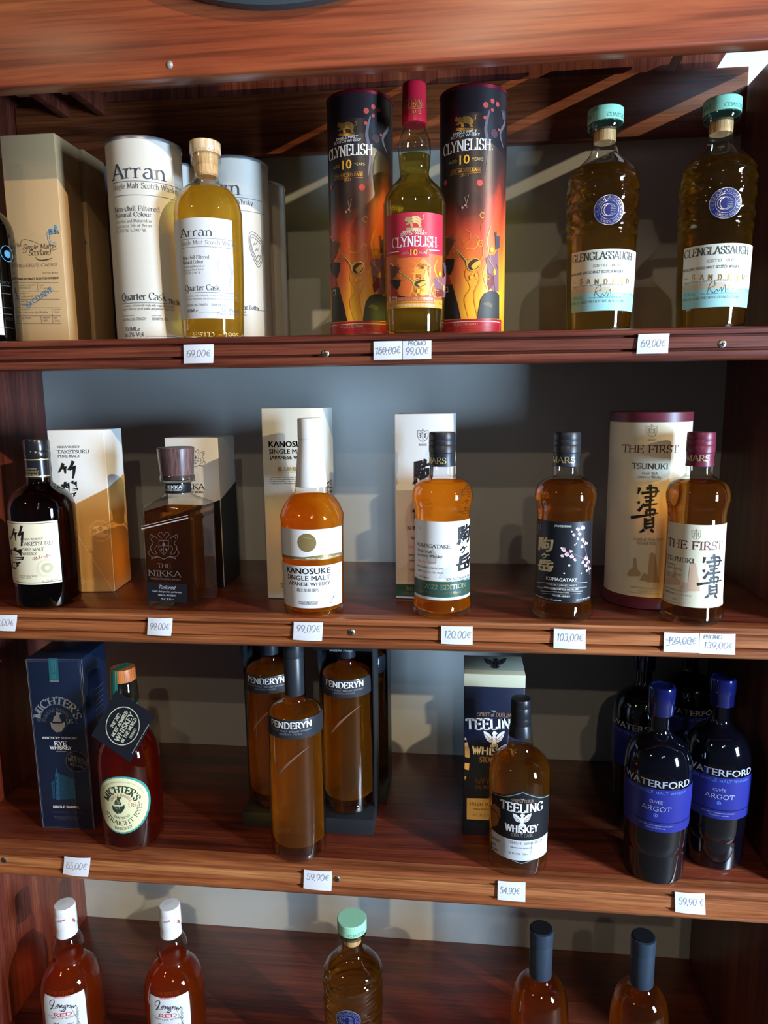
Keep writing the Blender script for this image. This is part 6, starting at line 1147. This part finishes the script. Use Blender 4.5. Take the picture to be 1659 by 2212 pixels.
k.t('IRISH WHISKEY', ez(640, 0)[0], ez(930, 0)[0], ez(0, 1748)[1], 6.4, mat('#54575c', .5), 'caps', 2); k.t('700ml BOTTLED IN IRELAND', ez(655, 0)[0], ez(840, 0)[0], ez(0, 1782)[1], 2.6, INK, 'sansb', 2); k.t('46% ALC./VOL.   70cl e', ez(636, 0)[0], ez(800, 0)[0], ez(0, 1834)[1], 5, INKG, 'sans', 2)
k.line([ez(610, 1705), ez(604, 1812)], .5, INKG, 2); k.line([ez(835, 1725), ez(830, 1830)], .5, INKG, 2); k.build('front_label', b, base)

# ---- cobalt-black bottles
wz = lambda x, y: (x/3.814+1270, y/3.814+1400)
ref = (1420, 1688); Pf = onz(1416, 1911, Z3); r_b = 57*mpp(Pf); y0 = Pf.y+r_b
x0, pr = axis_profile(ref, y0, [(1532, 18.5), (1560, 18.5), (1575, 20), (1585, 29), (1593, 42), (1603, 54), (1618, 62.5), (1638, 67.5), (1660, 69), (1700, 68.5), (1793, 64.5), (1890, 58)])
base = (x0, y0, Z3); wb = root('whisky_bottle', 'near-black cobalt bottle with a blue label, front one of the four by the right post', 'bottle', base, 'cobalt bottles with blue labels')
zr0, zr1 = zpx(ref, y0, 1893), zpx(ref, y0, 1812)
sm = sorted(pr, key=lambda a: a[1]); fine = catmull(sm, 4); rib = []
for r, z in fine:
    if not (zr0 < z < zr1): rib.append((r, z))
n_ = 68; 
for i in range(n_+1):
    z = zr0+(zr1-zr0)*i/n_; r = float(np.interp(z, [a[1] for a in fine], [a[0] for a in fine])); rib.append((r-(.0006 if i % 2 else 0), z))
rib.sort(key=lambda a: a[1])
COB = mat('#05060e', .06, 0, .6, .6, 'cobalt_black_glass')
bm = bmesh.new(); zb = Z3; lathe(bm, [(rib[0][0]*.85, .0004), (rib[0][0]*.97, .002)]+[(r, z-zb) for r, z in rib if z > zb+.004], 80, None, True, True); bmesh.ops.recalc_face_normals(bm, faces=bm.faces); finish('glass', bm, COB, wb, ang=75)
q = lambda py, h: (h*mpp(at(1423, py, y0)), zpx(ref, y0, py)); zc_ = q(1480, 1)[1]
COBC = mat('#131c58', .14, .35, .8, .8, 'blue_capsule'); turn('stopper', [q(1540, 18.7), q(1539.5, 25.5), q(1537, 26.2), q(1516, 26.4), q(1514, 27.2), q(1512, 27.8), q(1486, 28), q(1481, 26.8), q(1480, 22), q(1481.6, 20), (.001, q(1481.6, 1)[1])], base, COBC, wb, 0)
k = Ink(Turned(x0, y0, pr, pr[-3][0])); rf = k.f.rr; BLU = mat('#24287c', .42, name='blue_paper'); LBL = mat('#5a86d8', .45); tp, bt = k.f.hit(1419, 1705)[1], k.f.hit(1418, 1797)[1]; k.rect(-1.5*rf, 1.5*rf, bt, tp, BLU)
v = k.f.hit(1418, 1777)[1]; k.ribbon([(-1.5*rf+3*rf*i/30, v) for i in range(31)], .0016, mat('#0c1040', .4), 1)
wt = mat('#a9adbb', .35); k.t('WATERFORD', wz(318, 0)[0], wz(828, 0)[0], wz(0, 1150)[1], 16, wt, 'sansb', 1, 0); k.t('IRISH SINGLE MALT WHISKY', wz(330, 0)[0], wz(800, 0)[0], wz(0, 1200)[1], 6, LBL, 'caps', 2); k.t('CUVÉE', wz(507, 0)[0], wz(614, 0)[0], wz(0, 1277)[1], 6, wt, 'caps', 2); k.t('ARGOT', wz(442, 0)[0], wz(684, 0)[0], wz(0, 1342)[1], 10.5, wt, 'caps', 2); k.disc(*wz(557, 1376), 4.4, LBL, 2, None, 3.2); k.disc(*wz(557, 1376), 1.6, LBL, 2)
k.t('DISTILLED AT WATERFORD DISTILLERY', wz(420, 0)[0], wz(694, 0)[0], wz(0, 1466)[1], 2.6, wt, 'sans', 2); k.t('PRODUCT OF IRELAND', wz(475, 0)[0], wz(640, 0)[0], wz(0, 1486)[1], 2.4, wt, 'sans', 2); k.build('front_label', wb, base)
rw = max(r for r, z in pr); Pr = onz(1561, 1478, zc_)
dup(wb, (.479, .086, Z3), 'near-black cobalt bottle with a blue label, standing against the right post', .04, 'cobalt bottles with blue labels')
Pb = onz(1381, 1795, Z3); yb = .222; xb = at(1384, 1600, yb).x; dup(wb, (xb, yb, Z3), 'near-black cobalt bottle half hidden behind the front one, its neck cut by the shelf above', -.02, 'cobalt bottles with blue labels')
xb = at(1482, 1600, .295).x; dup(wb, (xb, .295, Z3), 'near-black cobalt bottle deep in shade between and behind the two front ones', .30, 'cobalt bottles with blue labels')

# ================================================================== bottom shelf
gz = lambda x, y: (x/4.1475, y/4.1475+1890)
y0 = .062; ref = (154, 2119); x0, pr = axis_profile(ref, y0, [(2010, 21.5), (2018, 24.5), (2026, 28.5), (2036, 31.5), (2046, 31.8), (2056, 30), (2064, 29.5), (2070, 33), (2078, 42), (2088, 51), (2100, 57), (2116, 61.5), (2135, 62.5), (2200, 62), (2290, 60)])
base = (x0, y0, Z4); lb = root('whisky_bottle', 'orange-red bottle with white foil cap and white label, leftmost on the bottom shelf', 'bottle', base, 'white-capped red whisky bottles')
vessel(lb, base, pr, CLEAR, liquor('#f2802a', .42, .10, 'red_cask_whisky'), zpx(ref, y0, 2060))
q = lambda py, h: (h*mpp(at(147, py, y0)), zpx(ref, y0, py)); cw = mat('#dfe2e6', .4, name='white_foil'); zl = q(1951.5, 1)[1]
cp = turn('foil_cap', [q(2014, 21.8), q(2013, 22.6), q(1996, 21.6), q(1992, 22.6), q(1970, 22.5), q(1969, 22), q(1967, 22.4), q(1956, 22), q(1952.5, 20.5), (.001, zl)], base, cw, lb, 0)
k = Ink(Turned(x0, y0, sorted([q(2013, 22.8), q(1992, 22.8), q(1956, 22.6)], key=lambda a: a[1]), q(1980, 22.6)[0]), .0005); rs = mat('#b8675c', .5); k.t('Longrow', *(gz(515, 0)[0], gz(584, 0)[0]), gz(0, 420)[1], 6, rs, 'italic', 1, 3); k.t('Longrow', gz(640, 0)[0], gz(700, 0)[0], gz(0, 408)[1], 8, rs, 'italic', 1, 8); k.build('lettering', cp, base)
k = Ink(Turned(x0, y0, pr, pr[-2][0])); rf = k.f.rr; tp = k.f.hit(149, 2146)[1]; ua, ub = k.f.hit(98, 2180)[0]*1.05, k.f.hit(201, 2180)[0]; k.rect(ua, ub, Z4+.03, tp, mat('#d2d8df', .5, name='cool_white_paper'))
rd2 = mat('#c4404a', .5); k.t('LIMITED EDITION', gz(480, 0)[0], gz(646, 0)[0], gz(0, 1100)[1], 4.2, rd2, 'caps', 2); k.t('RED', gz(484, 0)[0], gz(650, 0)[0], gz(0, 1265)[1], 8, mat('#c8262f', .5), 'black', 2); k.t('PORT CASK MATURED', gz(450, 0)[0], gz(720, 0)[0], gz(0, 1288)[1], 4, INKG, 'caps', 2)
k.line([gz(*p) for p in ((470, 1165), (450, 1160), (452, 1130), (480, 1118), (488, 1140), (468, 1185), (455, 1200), (475, 1192), (500, 1195))], [.8, 1, 1, 1.4, 1.8, 2, 1, 1, .8], INK, 2, True)
for pts in (((505, 1180), (520, 1160), (524, 1176), (508, 1192), (500, 1182), (522, 1160), (534, 1168)), ((532, 1195), (540, 1165), (542, 1186), (556, 1162), (558, 1190), (570, 1180)), ((588, 1166), (570, 1172), (574, 1190), (588, 1170), (586, 1210), (566, 1222), (556, 1212), (590, 1190)), ((594, 1165), (604, 1160), (600, 1188), (612, 1164), (618, 1168)), ((634, 1160), (618, 1172), (624, 1186), (638, 1170), (632, 1160)), ((648, 1160), (644, 1184), (660, 1164), (662, 1184), (686, 1150), (692, 1158))): k.line([gz(*p) for p in pts], [1.3]*len(pts), INK, 2, True)
k.line([gz(*p) for p in ((535, 1212), (560, 1222), (580, 1208))], .9, INK, 2, True); k.line([gz(436, 1250), gz(478, 1258)], .7, INKG, 2); k.line([gz(658, 1256), gz(720, 1246)], .7, INKG, 2); k.line([gz(742, 1030), gz(770, 1335)], .8, INKG, 2)
u_, v_ = k.f.hit(*gz(768, 1035)); st, tw = strokes_of('Distilled in Campbeltown, Scotland', 'serif'); H = .0042
for pts, ws in st: k.ribbon([(u_+b_*H, v_-a_*H) for a_, b_ in pts], [x*H for x in ws], INKG, 2)
k.t('46% vol', gz(480, 0)[0], gz(530, 0)[0], gz(0, 1335)[1], 3.6, INK, 'serif', 2); k.t('700ml', gz(600, 0)[0], gz(670, 0)[0], gz(0, 1333)[1], 3.6, INK, 'serif', 2); k.build('front_label', lb, base)
k = Ink(Turned(x0, y0, pr, pr[8][0]), .0006); eb = mat('#7a2c0c', .1, 0, .9); k.t('SPRINGBANK DISTILLERS', gz(425, 0)[0], gz(760, 0)[0], gz(0, 945)[1], 7, eb, 'fine'); k.build('embossed_letters', lb, base)
Pq = onz(366, 1953, zl); dup(lb, (Pq.x, Pq.y, Z4), 'orange-red bottle with white foil cap and white label, second from the left at the bottom', -.06, 'white-capped red whisky bottles')
# mint-capped bottle again
Pq = onz(760, 1982, Z4+(c1-Z1)); dup(B_G, (Pq.x, Pq.y, Z4), 'mint-capped amber bottle with a round medallion, middle of the bottom shelf', -.02, 'mint-capped rippled bottles')
# plain bottles with slate capsules
y0 = .062; ref = (1166, 2140); x0, pr = axis_profile(ref, y0, [(2092, 23), (2102, 23.4), (2110, 29), (2118, 40), (2130, 50), (2146, 56), (2170, 60), (2200, 61.5), (2300, 61)]); base = (x0, y0, Z4)
sb = root('whisky_bottle', 'amber bottle with a slate-blue capsule, the left one of two at bottom right', 'bottle', base, 'slate-capped bottles'); vessel(sb, base, pr, CLEAR, liquor('#e09038', .42, .05, 'tawny_whisky'), zpx(ref, y0, 2122))
q = lambda py, h: (h*mpp(at(1166, py, y0)), zpx(ref, y0, py)); zs_c = q(2004, 1)[1]
turn('capsule', [q(2103, 23.6), q(2102, 24.2), q(2036, 24.6), q(2034.5, 24), q(2033, 25.4), q(2010, 25.8), q(2006, 25), (.001, zs_c)], base, mat('#2b3846', .36), sb, 0)
bm = bmesh.new(); lathe(bm, [(.001, zs_c+.0002-Z4), (q(2004, 22)[0], zs_c+.0002-Z4), (q(2004, 22.6)[0], zs_c+.0006-Z4), (.001, zs_c+.0007-Z4)], 48); finish('top_disc', bm, mat('#17181b', .4), sb)
Pq = onz(1390.5, 2021, zs_c); dup(sb, (Pq.x, Pq.y, Z4), 'amber bottle with a slate-blue capsule, rightmost at the bottom of the photo', .2, 'slate-capped bottles')

# ================================================================== price tags
PAPER = mat('#dfe2ea', .55, name='tag_paper'); PEN = mat('#8b8e9a', .6)
def price(lab, x0p, x1p, y0p, y1p, texts, curl=.0022, skew=0, old=False):
    P0, P1 = at((x0p+x1p)/2, y0p, -.004), at((x0p+x1p)/2, y1p, -.004); xa, xb = at(x0p, (y0p+y1p)/2, -.004).x, at(x1p, (y0p+y1p)/2, -.004).x; zt_, zb_ = P0.z, P1.z; nx, ny = 14, 10
    b0 = Vector(((xa+xb)/2, -.004, zb_)); bm = bmesh.new(); W, H = xb-xa, zt_-zb_
    f = lambda u, v: Vector(((u-.5)*W+skew*(v-.5)*H, .0005-curl*math.sin(math.pi*u)*.5-curl*1.6*(1-v)**2*(.4+.6*u), v*H))
    for off in (0, .0004):
        g = [[bm.verts.new(f(i/nx, j/ny)+Vector((0, off, 0))) for i in range(nx+1)] for j in range(ny+1)]
        for j in range(ny):
            for i in range(nx): bm.faces.new((g[j][i], g[j][i+1], g[j+1][i+1], g[j+1][i]))
    mats_ = [PAPER, PEN]
    def stroke(pts, w_):
        n = len(pts); dx = [(pts[min(i+1, n-1)][0]-pts[max(i-1, 0)][0], pts[min(i+1, n-1)][1]-pts[max(i-1, 0)][1]) for i in range(n)]; pv = None
        for (u, v), (a, c_) in zip(pts, dx):
            a *= W; c_ *= H; l = math.hypot(a, c_)+1e-9; nu, nv = -c_/l*w_/2/W, a/l*w_/2/H
            q = [bm.verts.new(f(u+s_*nu, v+s_*nv)+Vector((0, -.0003, 0))) for s_ in (1, -1)]
            if pv: fc = bm.faces.new((pv[0], pv[1], q[1], q[0])); fc.material_index = 1
            pv = q
    for s_, u0_, u1_, v0_, h_ in texts:
        st, tw = strokes_of(s_, 'pen')
        for pts, ws in st: stroke([(u0_+(u1_-u0_)*a/tw, v0_+h_*b_) for a, b_ in pts], .0008)
    if old:
        for a, b_ in (((.08, .30), (.92, .72)), ((.06, .62), (.95, .38))): stroke([(a[0]+(b_[0]-a[0])*i/8, a[1]+(b_[1]-a[1])*i/8) for i in range(9)], .0008)
    o = finish('price_tag', bm, mats_, None, b0); tag(o, lab, 'price tag', 'handwritten price tags'); return o
T1 = lambda s_: [(s_, .10, .90, .34, .36)]
price('white price tag reading 69,00 below the pale gold bottle', 397, 462, 744, 785, T1('69,00€'), .0034)
price('white price tag with crossed-out 160,00 on the top shelf edge', 807, 869, 737, 777, [('160,00€', .06, .94, .30, .38)], .002, 0, True)
price('white promo price tag reading 99,00 on the top shelf edge', 870, 932, 736, 776, [('PROMO', .18, .80, .74, .24), ('99,00€', .10, .90, .26, .38)], .002)
price('white price tag reading 69,00 below the mint-capped bottles', 1377, 1444, 721, 764, T1('69,00€'), .0028, .08)
price('white price tag cut by the left edge of the photo, second shelf', -24, 36, 1328, 1361, [('129,00€', .05, .92, .32, .40)], .0028, .12)
price('white price tag reading 99,00 below the square decanter', 319, 372, 1335, 1371, T1('99,00€'), .003, .08)
price('white price tag reading 99,00 below the white-necked bottle', 634, 697, 1344, 1382, [('99,00€', .10, .92, .46, .38)], .0026, .06)
price('white price tag reading 120,00 below the white-labelled waisted bottle', 953, 1021, 1353, 1391, [('120,00€', .08, .95, .34, .40)], .0018)
price('white price tag reading 103,00 below the cherry blossom bottle', 1196, 1265, 1359, 1400, [('103,00€', .08, .92, .40, .36)], .0024)
price('white price tag with crossed-out 199,00 below the oxblood-capped bottle', 1434, 1510, 1367, 1408, [('199,00€', .10, .92, .42, .36)], .002, 0, True)
price('white promo price tag reading 139,00 below the oxblood-capped bottle', 1511, 1588, 1369, 1412, [('PROMO', .10, .62, .74, .20), ('139,00€', .10, .95, .28, .30)], .002)
price('white price tag reading 65,00 below the squat red-amber bottle', 138, 194, 1852, 1888, T1('65,00€'), .0034, .12)
price('white price tag reading 59,90 below the slim charcoal-capped bottle', 656, 717, 1881, 1920, [('59,90€', .10, .90, .50, .32)], .0022, .04)
price('white price tag reading 54,90 below the stout black-capped bottle', 1075, 1135, 1905, 1945, [('54,90€', .08, .80, .36, .34)], .0012)
price('creamy price tag reading 59,90 below the cobalt bottles', 1458, 1523, 1929, 1971, [('59,90 €', .12, .95, .40, .34)], .0022, -.06)
